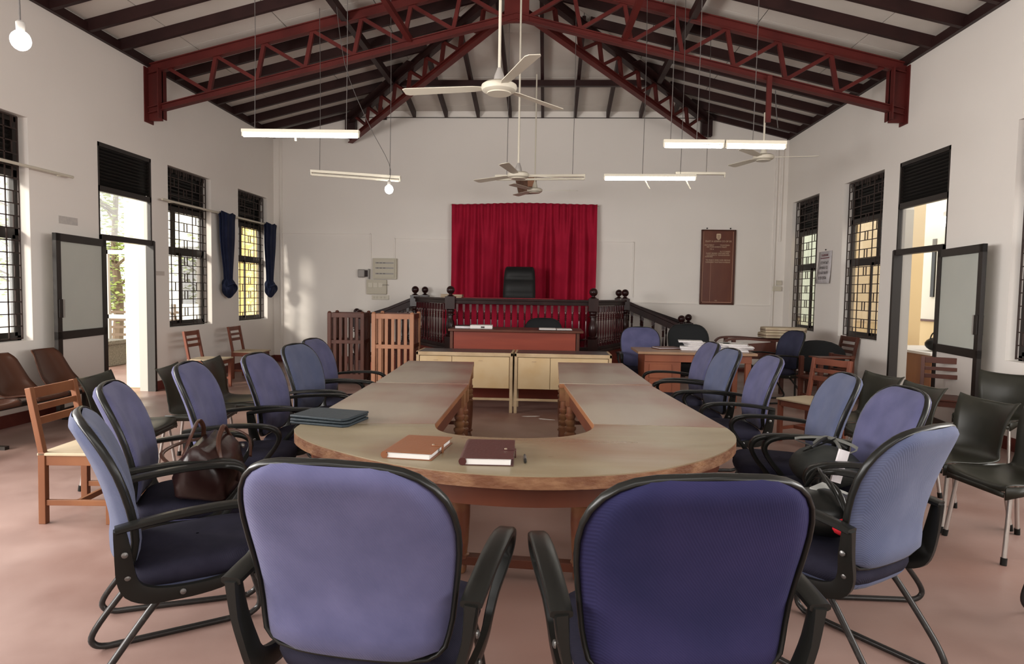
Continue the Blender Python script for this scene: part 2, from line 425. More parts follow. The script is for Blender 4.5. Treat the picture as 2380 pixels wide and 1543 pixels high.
# outer roof sheet above the boards
m = MB(); t = 0.05; E = 0.5
def Z1(x): return zside(x) + t
pl = [(XL - E, YF - 1, ZE + 0.10 - E * PITCH + t), (XM, YF - 1, Z1(XM)), (XM, YT, Z1(XM)), (XL + xh, YB, ZH + 0.10 + t), (XL + xh, YB + E, ZH + .1 + t), (XL - E, YB + E, ZE + 0.10 - E * PITCH + t)]
m.add([Vector(p) for p in pl] + [Vector(p) + Vector((0, 0, 0.04)) for p in pl], [(5, 4, 3, 2, 1, 0), (6, 7, 8, 9, 10, 11)])
pr_ = [(2 * XM - x, y, z) for x, y, z in pl]
m.add([Vector(p) for p in pr_] + [Vector(p) + Vector((0, 0, 0.04)) for p in pr_], [(0, 1, 2, 3, 4, 5), (11, 10, 9, 8, 7, 6)])
ph = [(XM, YT, Z1(XM)), (XL + xh, YB, ZH + 0.10 + t), (XL + xh, YB + E, ZH + .1 + t), (XR - xh, YB + E, ZH + .1 + t), (XR - xh, YB, ZH + 0.10 + t)]
m.add([Vector(p) for p in ph] + [Vector(p) + Vector((0, 0, 0.04)) for p in ph], [(0, 1, 2, 3, 4), (9, 8, 7, 6, 5)])
m.build('roof_sheet', gapm, ceil, smooth=False)
# rafters
RD = 0.135
def rafter(p, q, w=0.055, h=RD, name='rafter', mm=None):
    p = Vector(p); q = Vector(q)
    mb = MB().beam(p, q, w, h)
    return mb.build(name, mm or brown, ceil, smooth=False)
for y in rys:
    if y > YB - 0.05: continue
    dx = 0 if y <= YT else hx * (y - YT) / hy
    if abs(y - YT) < 0.01: continue
    rafter((XL + 0.0, y, zside(XL) - RD / 2 - 0.004), (XM - dx - 0.02, y, zside(XM - dx) - RD / 2 - 0.004))
    rafter((XR - 0.0, y, zside(XR) - RD / 2 - 0.004), (XM + dx + 0.02, y, zside(XM + dx) - RD / 2 - 0.004))
# eave members on the walls
for X, s_ in ((XL, 1), (XR, -1)):
    MB().box((min(X, X + s_ * 0.05), YF, ZE - 0.035), (max(X, X + s_ * 0.05), YB, ZE + 0.07)).build('eave_plate', brown, ceil, smooth=False)
for s_ in (-1, 1):       # sloping member on the far gable
    X0 = XL if s_ < 0 else XR; X1 = XL + xh if s_ < 0 else XR - xh
    rafter((X0, YB - 0.035, zside(X0) - 0.08), (X1, YB - 0.035, zside(X1) - 0.08), 0.06, 0.10)
# hip rafters (vertical-looking ones on the far slope)
for k in range(-6, 7):
    x = XM + 0.62 * (k + 0.5) if k < 6 else None
    if x is None: continue
    ys_ = YT + abs(x - XM) / hx * hy
    if ys_ > YB - 0.3: continue
    rafter((x, ys_ + 0.05, zhip(ys_ + 0.05) - RD / 2), (x, YB - 0.003, zhip(YB) - RD / 2), 0.055, RD)
# purlins running along, at mid slope, and across the far hip
PX = 2.26; PY = YT + PX / hx * hy
for s_ in (-1, 1):
    x = XM + s_ * PX
    rafter((x, YF, zside(x) - RD - 0.055), (x, PY, zside(x) - RD - 0.055), 0.085, 0.10, 'purlin')
rafter((XM - PX, PY, zhip(PY) - RD - 0.05), (XM + PX, PY, zhip(PY) - RD - 0.05), 0.08, 0.10, 'purlin')
rafter((XM, YF, ZR - 0.06), (XM, YT, ZR - 0.06), 0.09, 0.13, 'ridge_beam')
# ledge line under the hip boards
MB().box((XL + xh, YB - 0.02, ZH - 0.03), (XR - xh, YB, ZH - 0.018)).build('ledge', gapm, ceil, smooth=False)

# ------------------------------------------------------------------ roof trusses
def channel(m, p, q, w, h):
    m.beam(p, q, w * 0.35, h); d = Vector((0, 0, h / 2 - 0.006))
    m.beam(Vector(p) + d, Vector(q) + d, w, 0.012); m.beam(Vector(p) - d, Vector(q) - d, w, 0.012)
def truss_half(root, foot, apex, depth, n, chord_mat, foot_depth, top_mat=None):
    """foot/apex: points on the underside of the rafters"""
    F = Vector(foot); A = Vector(apex); D = Vector((0, 0, -depth))
    m = MB(); channel(m, F, A, 0.10, 0.13); m.build('top_chord', top_mat or chord_mat, root, smooth=False)
    L = (A - F)
    m = MB(); channel(m, F + D + L * 0.0, A + D, 0.10, 0.085); m.build('bottom_chord', chord_mat, root, smooth=False)
    # zig-zag web
    for k in range(n):
        t0 = 0.055 + (k + 0.0) * 0.93 / n; tb = t0 + 0.93 / n * 0.85; tt = t0 + 0.93 / n * 1.0
        a = F + L * t0 + Vector((0, 0, -0.05)); b = F + L * tb + D + Vector((0, 0, 0.04)); c = F + L * tt + Vector((0, 0, -0.05))
        MB().beam(a, b, 0.045, 0.045).build('web_bar', chord_mat, root, smooth=False)
        if k < n - 1: MB().beam(b, c, 0.05, 0.05).build('web_bar', chord_mat, root, smooth=False)
DT = 0.545
tr = empty('roof_truss', (XM, YT, 0), label='red lattice steel truss spanning the whole hall between both side walls', cat='truss')
def rel(p, o): return (p[0] - o[0], p[1] - o[1], p[2] - (o[2] if len(o) > 2 else 0))
zf = zside(XL) - RD - 0.035
for s_ in (-1, 1):
    X = XL if s_ < 0 else XR
    foot = (X + (0.02 if s_ < 0 else -0.02) - XM, 0, zf); apex = (0.0, 0, zside(XM) - RD - 0.05)
    truss_half(tr, foot, apex, DT, 7, redsteel, 0.8)
    xx = X - XM
    m = MB(); a, b = (xx, xx + 0.20) if s_ < 0 else (xx - 0.20, xx)
    m.box((min(xx, xx - s_ * 0.014), -0.10, 3.66), (max(xx, xx - s_ * 0.014), 0.10, zf + 0.02))
    m.box((a, -0.012, 3.69), (b, 0.012, zf))
    m.box((b - 0.014 if s_ < 0 else a, -0.10, 3.72), (b if s_ < 0 else a + 0.014, 0.10, zf))
    m.build('end_post', redsteel, tr, smooth=False)
m = MB().box((-0.16, -0.03, zside(XM) - DT - 0.26), (0.16, 0.03, zside(XM) - 0.02)); m.build('apex_plate', redsteel, tr, smooth=False)
# knee braces from the bottom chord up toward the camera
for x0, x1 in ((-1.40, -1.72), (1.40, 1.62)):
    MB().beam((x0, 0, zside(XM + x0) - RD - DT), (x1, -1.55, zside(XM + x1) - RD - 0.05), 0.07, 0.07).build('knee_brace', redsteel, tr, smooth=False)
for s_, nm in ((-1, 'left'), (1, 'right')):
    X1 = XL + xh if s_ < 0 else XR - xh
    foot = (X1, YB - 0.12, ZH - 0.10); apex = (XM + s_ * 0.10, YT + 0.12, zside(XM) - RD - 0.10)
    hr = empty('hip_truss', foot[:2] + (0,), label='lattice hip truss from the roof apex down to the %s end of the far wall' % nm, cat='truss', group='hip trusses')
    truss_half(hr, (0, 0, foot[2]), (apex[0] - foot[0], apex[1] - foot[1], apex[2]), 0.40, 9, redsteel, 0.3, brown)
    L = (Vector(apex) - Vector(foot)); m = MB()
    m.beam((0, 0, foot[2] + 0.02), (L.x * 0.5, L.y * 0.5, foot[2] + 0.02 + L.z * 0.5), 0.30, 0.015)
    m.build('gusset_sheet', brown, hr, smooth=False)
    m = MB().box((-0.10, -0.02, foot[2] - 0.28), (0.10, 0.11, foot[2] + 0.08)); m.build('bearing_plate', brown, hr, smooth=False)

# ================================================================== WINDOWS AND DOORS
def window(idx, side, y0, y1, detail=True):
    X, g = (XL, -1) if side == 'left' else (XR, 1)
    W = empty('window_%d' % idx, (X, (y0 + y1) / 2, ZS), kind='structure')
    h = (y1 - y0) / 2; H = ZT - ZS; xf = g * 0.165; FW = 0.05
    def bar(m, a0, a1, z0, z1, d=0.05, xo=0.0): m.box((min(xf + xo - d / 2, xf + xo + d / 2), a0, z0), (max(xf + xo - d / 2, xf + xo + d / 2), a1, z1))
    m = MB()
    bar(m, -h, -h + FW, 0, H, 0.07); bar(m, h - FW, h, 0, H, 0.07); bar(m, -h, h, 0, FW, 0.07); bar(m, -h, h, H - FW, H, 0.07)
    zl = 2.60 - ZS; zm = 2.0 - ZS
    bar(m, -h, h, zl - 0.03, zl + 0.04, 0.07); bar(m, -h, h, zm - 0.035, zm + 0.035, 0.07)
    bar(m, -h + 0.36, -h + 0.42, zm, zl, 0.05)
    m.build('window_frame', blackalu, W, smooth=False)
    m = MB(); bar(m, -h + FW, h - FW, zl + 0.04, H - FW, 0.006, g * 0.02)
    m.build('louvre_backing', louv, W, smooth=False)
    n = 9
    s0 = None
    for k in range(n):
        z = zl + 0.07 + (H - FW - zl - 0.08) * k / n
        if s0 is None:
            s0 = MB().box((-0.022, -h + FW, 0), (0.022, h - FW, 0.006)).build('slat', louv, W, smooth=False)
            s0.location = (xf, 0, z); s0.rotation_euler = (0, g * 0.75, 0)
        else: inst(s0, W, (xf, 0, z), (0, g * 0.75, 0))
    # sliding sashes
    for a0, a1, xo in ((-h + FW, -h + FW + 0.56, 0.0), (-h + 0.50, h - FW, -g * 0.03)):
        m = MB(); t = 0.038
        bar(m, a0, a0 + t, FW, zm - 0.035, 0.02, xo); bar(m, a1 - t, a1, FW, zm - 0.035, 0.02, xo)
        bar(m, a0, a1, FW, FW + t, 0.02, xo); bar(m, a0, a1, zm - 0.035 - t, zm - 0.035, 0.02, xo)
        sash = m.build('sash', blackalu, W, smooth=False)
        m = MB(); bar(m, a0 + t, a1 - t, FW + t, zm - 0.035 - t, 0.004, xo); m.build('pane', glassm, sash, smooth=False)
    for a0, a1 in ((-h + FW, -h + 0.36), (-h + 0.42, h - FW)):
        m = MB(); bar(m, a0, a1, zm + 0.035, zl - 0.03, 0.004); m.build('pane', glassm, W, smooth=False)
    # welded grille just inside the wall face
    xg = g * 0.045; m = MB(); r = 0.0055
    def vb(y, z0, z1, q=r): m.box((xg - q, y - q, z0), (xg + q, y + q, z1))
    def hbar(z, a0, a1, q=r): m.box((xg - q, a0, z - q), (xg + q, a1, z + q))
    rows = 18; dz = (H - 0.05) / rows; ya, yb = -h + 0.02, h - 0.09
    vb(ya, 0.02, H - 0.02, 0.007); vb(yb, 0.02, H - 0.02, 0.007); hbar(H - 0.02, ya, yb, 0.007)
    cols = [ya + (yb - ya) * q for q in (0.11, 0.30, 0.64, 0.845)]
    for c in cols: vb(c, 0.02, H - 0.02)
    for k in range(rows): hbar(0.03 + k * dz, ya, yb)
    for k in range(0, rows):
        z = 0.03 + k * dz
        if k % 2 == 1:
            vb((cols[3] + yb) / 2 + 0.01, z, z + dz); vb(cols[1] + 0.14, z, z + dz)
            vb(cols[1] + 0.22, z, z + dz)
        elif k % 4 == 0: vb(cols[2] + 0.10, z, z + dz); vb(cols[0] + 0.10, z, z + dz)
    for c in range(10): vb(ya + (yb - ya) * (c + 0.5) / 10, H - 0.02 - dz * 0.55, H - 0.02)
    m.build('grille', grillm, W, smooth=False)
    return W
k = 1
for side in ('left', 'right'):
    for y0, y1 in WINS:
        window(k, side, y0, y1); k += 1

def door(idx, side, y0, y1, leaf=True):
    X, g = (XL, -1) if side == 'left' else (XR, 1)
    D = empty('door_%d' % idx, (X, (y0 + y1) / 2, 0), kind='structure')
    h = (y1 - y0) / 2; xf = g * 0.10
    def bx(m, xo, d, a0, a1, z0, z1): m.box((min(xf + xo, xf + xo + d), a0, z0), (max(xf + xo, xf + xo + d), a1, z1)); return m
    m = MB(); d = 0.10
    m.box((min(0, g * 0.02) - 0.045, -h, 0), (max(0, g * 0.02) + 0.045, -h + 0.045, ZD + 0.05))
    m.box((min(0, g * 0.02) - 0.045, h - 0.045, 0), (max(0, g * 0.02) + 0.045, h, ZD + 0.05))
    m.box((-0.05 if g < 0 else -0.035, -h, ZD - 0.01), (0.035 if g < 0 else 0.05, h, ZD + 0.06))
    for a0, a1 in ((-h, -h + 0.03), (h - 0.03, h)): m.box((min(0, g * 0.05), a0, ZD), (max(0, g * 0.05), a1, ZT))
    m.box((min(0, g * 0.06), -h, 2.60), (max(0, g * 0.06), h, 2.67)); m.box((min(0, g * 0.06), -h, ZT - 0.05), (max(0, g * 0.06), h, ZT))
    m.build('door_frame', blackalu, D, smooth=False)
    m = MB()
    for a0, a1 in ((-h, -h + 0.025), (h - 0.025, h)): m.box((min(g * 0.05, g * 0.19), a0, 0), (max(g * 0.05, g * 0.19), a1, 2.6))
    m.build('jamb_lining', greyalu, D, smooth=False)
    m = MB(); m.box((min(g * 0.06, g * 0.066), -h + 0.03, 2.67), (max(g * 0.06, g * 0.066), h - 0.03, ZT - 0.05)); m.build('louvre_backing', louv, D, smooth=False)
    s0 = None
    for k in range(11):
        z = 2.70 + k * 0.042
        if s0 is None:
            s0 = MB().box((-0.024, -h + 0.03, 0), (0.024, h - 0.03, 0.005)).build('slat', louv, D, smooth=False)
            s0.location = (g * 0.03, 0, z); s0.rotation_euler = (0, g * 0.8, 0)
        else: inst(s0, D, (g * 0.03, 0, z), (0, g * 0.8, 0))
    m = MB(); m.box((g * 0.03 - 0.002, -h + 0.03, ZD + 0.06), (g * 0.03 + 0.002, h - 0.03, 2.60)); m.build('pane', glassm, D, smooth=False)
    if leaf:
        # leaf local: hinge at origin, extends along -Y (toward the camera), thickness 0.04 into the room
        LF = MB(); Lw = 1.02; zt = ZD - 0.01; F = 0.085; T = 0.042
        ang = -g * math.radians(7.5)
        Lm = Matrix.Translation((-g * 0.055, -h + 0.02, 0)) @ Matrix.Rotation(ang, 4, 'Z')
        for a, b in (((-T / 2, -F, 0.01), (T / 2, 0, zt)), ((-T / 2, -Lw, 0.01), (T / 2, -Lw + F, zt)), ((-T / 2, -Lw, zt - F), (T / 2, 0, zt)),
                     ((-T / 2, -Lw, 0.86), (T / 2, 0, 0.95)), ((-T / 2, -Lw, 0.01), (T / 2, 0, 0.11))): LF.box(a, b, Lm)
        lf = LF.build('door_leaf', blackalu, D, smooth=False, bevel=0.003)
        MB().box((-0.004, -Lw + F, 0.95), (0.004, -F, zt - F), Lm).build('frosted_pane', frost, lf, smooth=False)
        MB().box((-0.010, -Lw + F, 0.11), (0.010, -F, 0.86), Lm).build('lower_panel', whitepanel, lf, smooth=False)
        for s_ in (-1, 1):
            MB().box((s_ * T / 2 - 0.012, -Lw + 0.02, 1.10), (s_ * T / 2 + 0.012, -Lw + F + 0.03, 1.30), Lm).build('pull_handle', blackalu, lf, smooth=False, bevel=0.004)
            MB().box((s_ * (T / 2 + 0.014) - 0.004, -Lw + F - 0.005, 1.10), (s_ * (T / 2 + 0.014) + 0.004, -Lw + F + 0.012, 1.30), Lm).build('handle_edge', greyalu, lf, smooth=False)
    return D
door(1, 'left', *DOORS[1]); door(2, 'right', *DOORS[1]); door(3, 'left', *DOORS[0], leaf=False); door(4, 'right', *DOORS[0], leaf=False)

# ================================================================== OUTSIDE, LEFT
g1 = MB().box((-30, -12, -0.16), (XL - TH, 30, -0.06)).build('ground', paleext, smooth=False); tag(g1, kind='structure')
v1 = MB().box((-8.6, 2, -0.08), (XL - TH - 0.001, 14.4, -0.004)).build('veranda_floor', floorm, smooth=False); tag(v1, kind='structure')
b = MB().box((-7.50, 14.0, -0.1), (XL - TH, 14.3, 5.0)).build('yellow_wall', yellow, smooth=False, bevel=0.01)
tag(b, 'yellow rendered wall of the neighbouring wing outside the farthest left window', 'wall')
b = MB().box((-6.02, 9.22, -0.004), (-5.665, 9.52, 4.3)).build('cream_pillar', mat('cream_plaster', (0.82, 0.72, 0.48), 0.7), smooth=False, bevel=0.01)
tag(b, 'tall sunlit cream pillar just outside the left doorway', 'pillar')
gt = empty('porch_screen', (-8.0, 12.6, 0), label='pale grey open metal door frame standing on the porch beyond the left doorway', cat='door frame')
m = MB(); m.box((-0.62, -0.03, 0), (-0.54, 0.03, 2.15)); m.box((0.2, -0.03, 0), (0.28, 0.03, 2.15)); m.box((-0.62, -0.03, 2.07), (0.28, 0.03, 2.15))
m.box((-0.62, -0.03, 0.82), (0.28, 0.03, 0.90)); m.build('frame', greyalu, gt, smooth=False)
fe = empty('slat_fence', (-8.9, 13.3, 0), 0.12, label='rough wooden slat fence in the garden beyond the left doorway', cat='fence')
for k in range(6):
    MB().box((-1.6, -0.02, 0.12 + k * 0.155), (1.3, 0.02, 0.17 + k * 0.155)).build('slat', barkm, fe, smooth=False).rotation_euler = (0, random.uniform(-0.02, 0.02), 0)
for x in (-1.5, -0.2, 1.1): MB().box((x, 0.02, 0), (x + 0.08, 0.09, 1.1)).build('fence_post', barkm, fe, smooth=False)
pb = empty('planter', (-8.15, 11.75, -0.004), label='square speckled stone planter on the porch beyond the left doorway', cat='planter')
MB().prism([(-.3, -.3), (.3, -.3), (.3, .3), (-.3, .3)], 0, 0.46).build('planter_box', stonem, pb, smooth=False, bevel=0.02)
MB().box((-0.34, -0.34, 0.40), (0.34, 0.34, 0.47)).build('planter_rim', stonem, pb, smooth=False, bevel=0.01)
def tree(x, y, H, R, label, n=1500, seed=3):
    rnd = random.Random(seed); T = empty('garden_tree', (x, y, -0.06), label=label, cat='tree')
    pts = [(0, 0, 0), (0.05, 0.02, H * 0.25), (-0.06, 0.05, H * 0.5), (0.05, 0, H * 0.8)]
    m = MB().tube(catmull(pts, 4), 1, 8, rr=[0.13 - 0.08 * i / 12 for i in range(13)])
    tips = []
    for k in range(16):
        a = rnd.uniform(0, 2 * PI); z0 = H * rnd.uniform(0.15, 0.75); L = R * rnd.uniform(0.6, 1.1)
        p = [(0, 0, z0), (math.cos(a) * L * 0.4, math.sin(a) * L * 0.4, z0 + L * 0.25), (math.cos(a) * L, math.sin(a) * L, z0 + L * rnd.uniform(0.2, 0.6))]
        m.tube(catmull(p, 3), 1, 5, rr=[0.04 - 0.005 * i for i in range(7)]); tips += catmull(p, 3)[2:]
    m.build('trunk', barkm, T)
    m = MB()
    for k in range(n):
        c = rnd.choice(tips) + Vector((rnd.gauss(0, R * 0.22), rnd.gauss(0, R * 0.22), rnd.gauss(0, R * 0.2)))
        s = rnd.uniform(0.04, 0.085); M = Matrix.Rotation(rnd.uniform(0, 6.3), 3, 'Z') @ Matrix.Rotation(rnd.uniform(-1, 1), 3, 'X')
        m.add([c + M @ Vector(v) * s for v in ((-1, 0, 0), (0, -0.5, 0.1), (1, 0, 0), (0, 0.5, 0.1))], [(0, 1, 2, 3)])
    f = m.build('foliage', leafm, T, smooth=False); f['kind'] = 'stuff'
tree(-10.4, 15.6, 4.8, 1.6, 'leafy green tree seen through the left doorway and its transom', 3200, 3)
tree(-14.6, 18.4, 5.4, 2.0, 'green tree farther off behind the slat fence', 2600, 9)
bd = empty('garden_building', (-13.0, 24.0, -0.06), label='pale building with tall windows beyond the garden, seen through the left windows', cat='building')
MB().box((-5, 0, 0), (4, 3, 5.5)).build('wall', paleext, bd, smooth=False)
for x in (-4, -2.3, -0.6, 1.1, 2.6): MB().box((x, -0.03, 0.9), (x + 1.1, 0.02, 3.0)).build('window', blackalu, bd, smooth=False)
# ================================================================== OUTSIDE, RIGHT: adjoining room
g2 = MB().box((XR + TH + 0.001, -6, -0.1), (12, 30, -0.004)).build('side_room_floor', floorm, smooth=False); tag(g2, kind='structure')
b = MB().box((XR + TH, 11.60, 0), (6.28, 11.85, 4.1)).build('apricot_pier', orange_p, smooth=False); tag(b, 'apricot coloured wall pier beyond the right doorway', 'wall')
bw = empty('side_room_wall', (8.0, 10, 0), label='bright pale wall with two slit windows and an apricot dado, beyond the right doorway', cat='wall')
MB().box((0, -6, 1.02), (0.2, 12, 4.6)).build('wall', paleext, bw, smooth=False)
MB().box((-0.02, -6, 0), (0.2, 12, 1.0)).build('dado', orange_p, bw, smooth=False)
MB().box((-0.05, -6, 0.99), (0.0, 12, 1.03)).build('dado_rail', darkteak, bw, smooth=False)
for y in (3.3, 4.3): MB().box((-0.03, y, 1.5), (0.0, y + 0.12, 2.7)).build('window_slit', louv, bw, smooth=False)
b = MB().box((4.75, 15.2, 0), (6.7, 15.4, 4.5)).build('pale_green_wall', mat('pale_green_plaster', (0.55, 0.66, 0.55), 0.7), smooth=False); tag(b, 'pale green wall seen through the farthest right window', 'wall')
dk = empty('side_room_desk', (5.68, 10.15, 0), label='reddish wooden desk with a white top in the room beyond the right doorway', cat='desk')
m = MB(); m.box((-0.42, -0.75, 0.03), (0.42, 0.75, 0.68)); m.build('cabinet_body', teak, dk, smooth=False, bevel=0.005)
MB().box((-0.46, -0.8, 0.68), (0.46, 0.8, 0.715)).build('desk_top', pages, dk, smooth=False, bevel=0.003)
MB().box((-0.30, -0.765, 0.12), (0.30, -0.752, 0.58)).build('door_panel', tabwood, dk, smooth=False, bevel=0.004)
bg_ = empty('slumped_bag', (5.55, 9.75, 0.715), label='black slumped bag on the desk beyond the right doorway', cat='bag')
MB().ball((0, 0, 0.10), 0.17, 14, (1.1, 0.8, 0.62)).build('bag_body', blackpl, bg_)
MB().tube(catmull([(-0.13, 0, 0.12), (-0.10, 0, 0.24), (0, 0, 0.30), (0.09, 0, 0.20), (0.15, 0, 0.10)], 4), 0.009, 6).build('strap', blackpl, bg_)

# ================================================================== TABLES
def legprof(z, r=0.042):
    """turned leg profile up to height z"""
    return [(0.020, 0.0), (0.030, 0.012), (0.033, 0.035), (0.026, 0.060), (0.022, 0.075), (r * 0.95, 0.085), (r * 0.95, 0.10), (r * 0.72, 0.105), (r * 0.85, 0.16), (r, 0.30), (r, z - 0.23),
            (r * 1.08, z - 0.215), (r * 0.75, z - 0.20), (r * 1.05, z - 0.18), (r * 1.05, z - 0.165), (r * 0.72, z - 0.155), (r * 1.0, z - 0.13), (r * 1.0, z - 0.115), (r * 0.7, z - 0.105),
            (r * 0.95, z - 0.085), (r * 0.95, z - 0.07), (r * 0.75, z - 0.06), (r * 0.75, z - 0.002)]
def quad_table(corners, label, topm, TZ=0.755, leg_in=0.10):
    cx = sum(p[0] for p in corners) / 4; cy = sum(p[1] for p in corners) / 4
    T = empty('arm_table', (cx, cy, 0), label=label, cat='table', group='four straight tables of the horseshoe')
    C = [Vector((p[0] - cx, p[1] - cy, 0)) for p in corners]
    MB().prism([(p.x, p.y) for p in C], TZ - 0.006, TZ).build('tabletop', topm, T, smooth=False)
    MB().prism([(p.x, p.y) for p in C], TZ - 0.040, TZ - 0.006).build('table_edge', teak, T, smooth=False, bevel=0.003)
    I = [c * (1 - leg_in / c.length) for c in C]
    for a in range(4):
        p, q = I[a], I[(a + 1) % 4]
        MB().beam((p.x, p.y, TZ - 0.095), (q.x, q.y, TZ - 0.095), 0.022, 0.11).build('apron', tabwood, T, smooth=False, bevel=0.002)
    first = None
    for p in I:
        p = p * 0.985
        if first is None:
            m = MB().lathe(legprof(TZ - 0.15), n=12); m.cb((0, 0, TZ - 0.095), (0.078, 0.078, 0.112))
            first = m.build('leg', legwood, T); first.location = p
        else: inst(first, T, p)
    # stretchers
    a = (I[0] + I[1]) / 2; b = (I[2] + I[3]) / 2
    for p, q in ((I[0], I[1]), (I[2], I[3])): MB().beam((p.x, p.y, 0.16), (q.x, q.y, 0.16), 0.03, 0.035).build('stretcher', tabwood, T, smooth=False)
    MB().beam((a.x, a.y, 0.16), (b.x, b.y, 0.16), 0.03, 0.035).build('stretcher', tabwood, T, smooth=False)
    return T
quad_table([(-1.262, 3.375), (-0.581, 3.455), (-0.590, 4.965), (-1.308, 4.935)], 'straight table on the left arm of the horseshoe, next to the curved end table', tabtop2)
quad_table([(-1.293, 4.985), (-0.587, 5.0), (-0.720, 6.586), (-1.375, 6.574)], 'straight table at the far end of the left arm of the horseshoe', tabtop2)
quad_table([(0.259, 3.565), (0.955, 3.555), (0.806, 5.14), (0.138, 5.120)], 'straight table on the right arm of the horseshoe, next to the curved end table', tabtop2)
quad_table([(0.102, 5.16), (0.821, 5.185), (0.763, 6.77), (0.116, 6.72)], 'scuffed straight table at the far end of the right arm of the horseshoe', tabtop2)

UO = [(-1.262, 3.362), (-1.245, 3.21), (-1.155, 3.056), (-1.030, 2.920), (-0.850, 2.775), (-0.640, 2.640), (-0.400, 2.545), (-0.120, 2.503), (0.140, 2.528), (0.390, 2.615), (0.598, 2.765), (0.770, 2.955), (0.895, 3.165), (0.950, 3.36), (0.957, 3.545)]
UI = [(0.259, 3.555), (0.250, 3.46), (0.205, 3.34), (0.110, 3.235), (-0.010, 3.180), (-0.158, 3.155), (-0.320, 3.165), (-0.450, 3.205), (-0.540, 3.30), (-0.581, 3.445)]
ox, oy = -0.15, 3.0
outl = catmull([(a - ox, b - oy) for a, b in UO], 4) + catmull([(a - ox, b - oy) for a, b in UI], 4)
U = empty('curved_table', (ox, oy, 0), label='large worn half-round table forming the curved end of the horseshoe', cat='table')
TZ = 0.755
def strips(out_pts, in_pts, z0, z1):
    """a U-shaped slab from two matched polylines"""
    n = len(out_pts); m = MB(); vs = []
    for z in (z0, z1):
        for a in out_pts: vs.append((a[0], a[1], z))
        for a in in_pts: vs.append((a[0], a[1], z))
    o0, i0, o1, i1 = 0, n, 2 * n, 3 * n; f = []
    for k in range(n - 1):
        f += [(o1 + k, o1 + k + 1, i1 + k + 1, i1 + k), (o0 + k, i0 + k, i0 + k + 1, o0 + k + 1), (o0 + k, o0 + k + 1, o1 + k + 1, o1 + k), (i0 + k, i1 + k, i1 + k + 1, i0 + k + 1)]
    f += [(o0, o1, i1, i0), (o0 + n - 1, i0 + n - 1, i1 + n - 1, o1 + n - 1)]
    return m.add(vs, f)
def resample(P, n):
    P = [Vector(p) for p in P]; L = [0]
    for a, b in zip(P, P[1:]): L.append(L[-1] + (b - a).length)
    out = []; j = 0
    for k in range(n):
        t = L[-1] * k / (n - 1)
        while j < len(L) - 2 and L[j + 1] < t: j += 1
        out.append(P[j].lerp(P[j + 1], (t - L[j]) / max(1e-6, L[j + 1] - L[j])))
    return out
uo = resample(catmull([(a - ox, b - oy, 0) for a, b in UO], 5), 48)
ui = resample(list(reversed(catmull([(a - ox, b - oy, 0) for a, b in UI], 5))), 48)
strips(uo, ui, TZ - 0.005, TZ).build('tabletop', tabtop, U, ang=60)
m = strips(uo, ui, TZ - 0.055, TZ - 0.005).build('table_edge', tabedge, U, ang=60)
# curved apron set back under the rim
ao = [p * 0.93 + Vector((0, 0.03, 0)) for p in uo]; ai = [p * 0.905 + Vector((0, 0.035, 0)) for p in uo]
strips(ao[4:-4], ai[4:-4], TZ - 0.145, TZ - 0.055).build('apron', tabwood, U, ang=60)
L0 = None
for x, y in ((-0.425, 3.36), (0.183, 3.31), (-0.83, 3.05), (0.62, 3.10)):
    if L0 is None:
        mm = MB().lathe(legprof(TZ - 0.15, 0.047), n=16); mm.cb((0, 0, TZ - 0.105), (0.09, 0.09, 0.10)); L0 = mm.build('leg', legwood, U); L0.location = (x - ox, y - oy, 0)
    else: inst(L0, U, (x - ox, y - oy, 0))
MB().beam((-0.425 - ox, 3.36 - oy, 0.075), (0.183 - ox, 3.31 - oy, 0.075), 0.06, 0.045).build('stretcher', tabwood, U, smooth=False, bevel=0.003)

# things lying on the curved table
def notebook(c, ang, wd, ln, th, m, label):
    N = empty('notebook', (c[0], c[1], TZ), ang, label=label, cat='notebook', group='leather notebooks on the table')
    MB().box((-wd / 2, -ln / 2, 0), (wd / 2, ln / 2, 0.004)).build('back_cover', m, N, bevel=0.002)
    MB().box((-wd / 2 + 0.006, -ln / 2 + 0.005, 0.004), (wd / 2 - 0.012, ln / 2 - 0.005, th - 0.004)).build('page_block', pages, N, smooth=False)
    MB().box((-wd / 2, -ln / 2, th - 0.004), (wd / 2, ln / 2, th)).build('front_cover', m, N, bevel=0.002)
    MB().tube([(-wd / 2, -ln / 2, th / 2), (-wd / 2, ln / 2, th / 2)], th / 2, 12).build('spine', m, N)
    s = MB(); y = -0.02
    s.box((wd / 2 - 0.045, y - 0.011, th), (wd / 2 + 0.006, y + 0.011, th + 0.003)); s.box((wd / 2 + 0.003, y - 0.011, 0.0), (wd / 2 + 0.008, y + 0.011, th + 0.003))
    s.build('clasp_strap', m, N, bevel=0.001)
    MB().lathe([(0.006, 0), (0.006, 0.002), (0.003, 0.004)], (wd / 2 - 0.036, y, th + 0.003), 10).build('snap_button', brass, N)
notebook((-0.545, 2.855), -0.12, 0.205, 0.33, 0.030, tan, 'tan leather notebook with a strap clasp, left of the maroon one on the table')
notebook((-0.232, 2.80), 0.03, 0.205, 0.34, 0.032, oxblood, 'maroon leather notebook with a strap clasp, between the tan one and the pen')
P = empty('pen', (-0.082, 2.745, TZ + 0.006), 0.06, label='short black and silver pen beside the maroon notebook', cat='pen')
MB().tube([(0, -0.07, 0), (0, -0.055, 0), (0, 0.045, 0)], 1, 10, rr=[0.0015, 0.0058, 0.0058]).build('barrel', blackpl, P)
MB().tube([(0, -0.02, 0), (0, 0.03, 0)], 0.0062, 10).build('grip_ring', screw, P)
MB().tube([(0, 0.045, 0), (0, 0.065, 0)], 0.004, 8).build('button', blackpl, P)
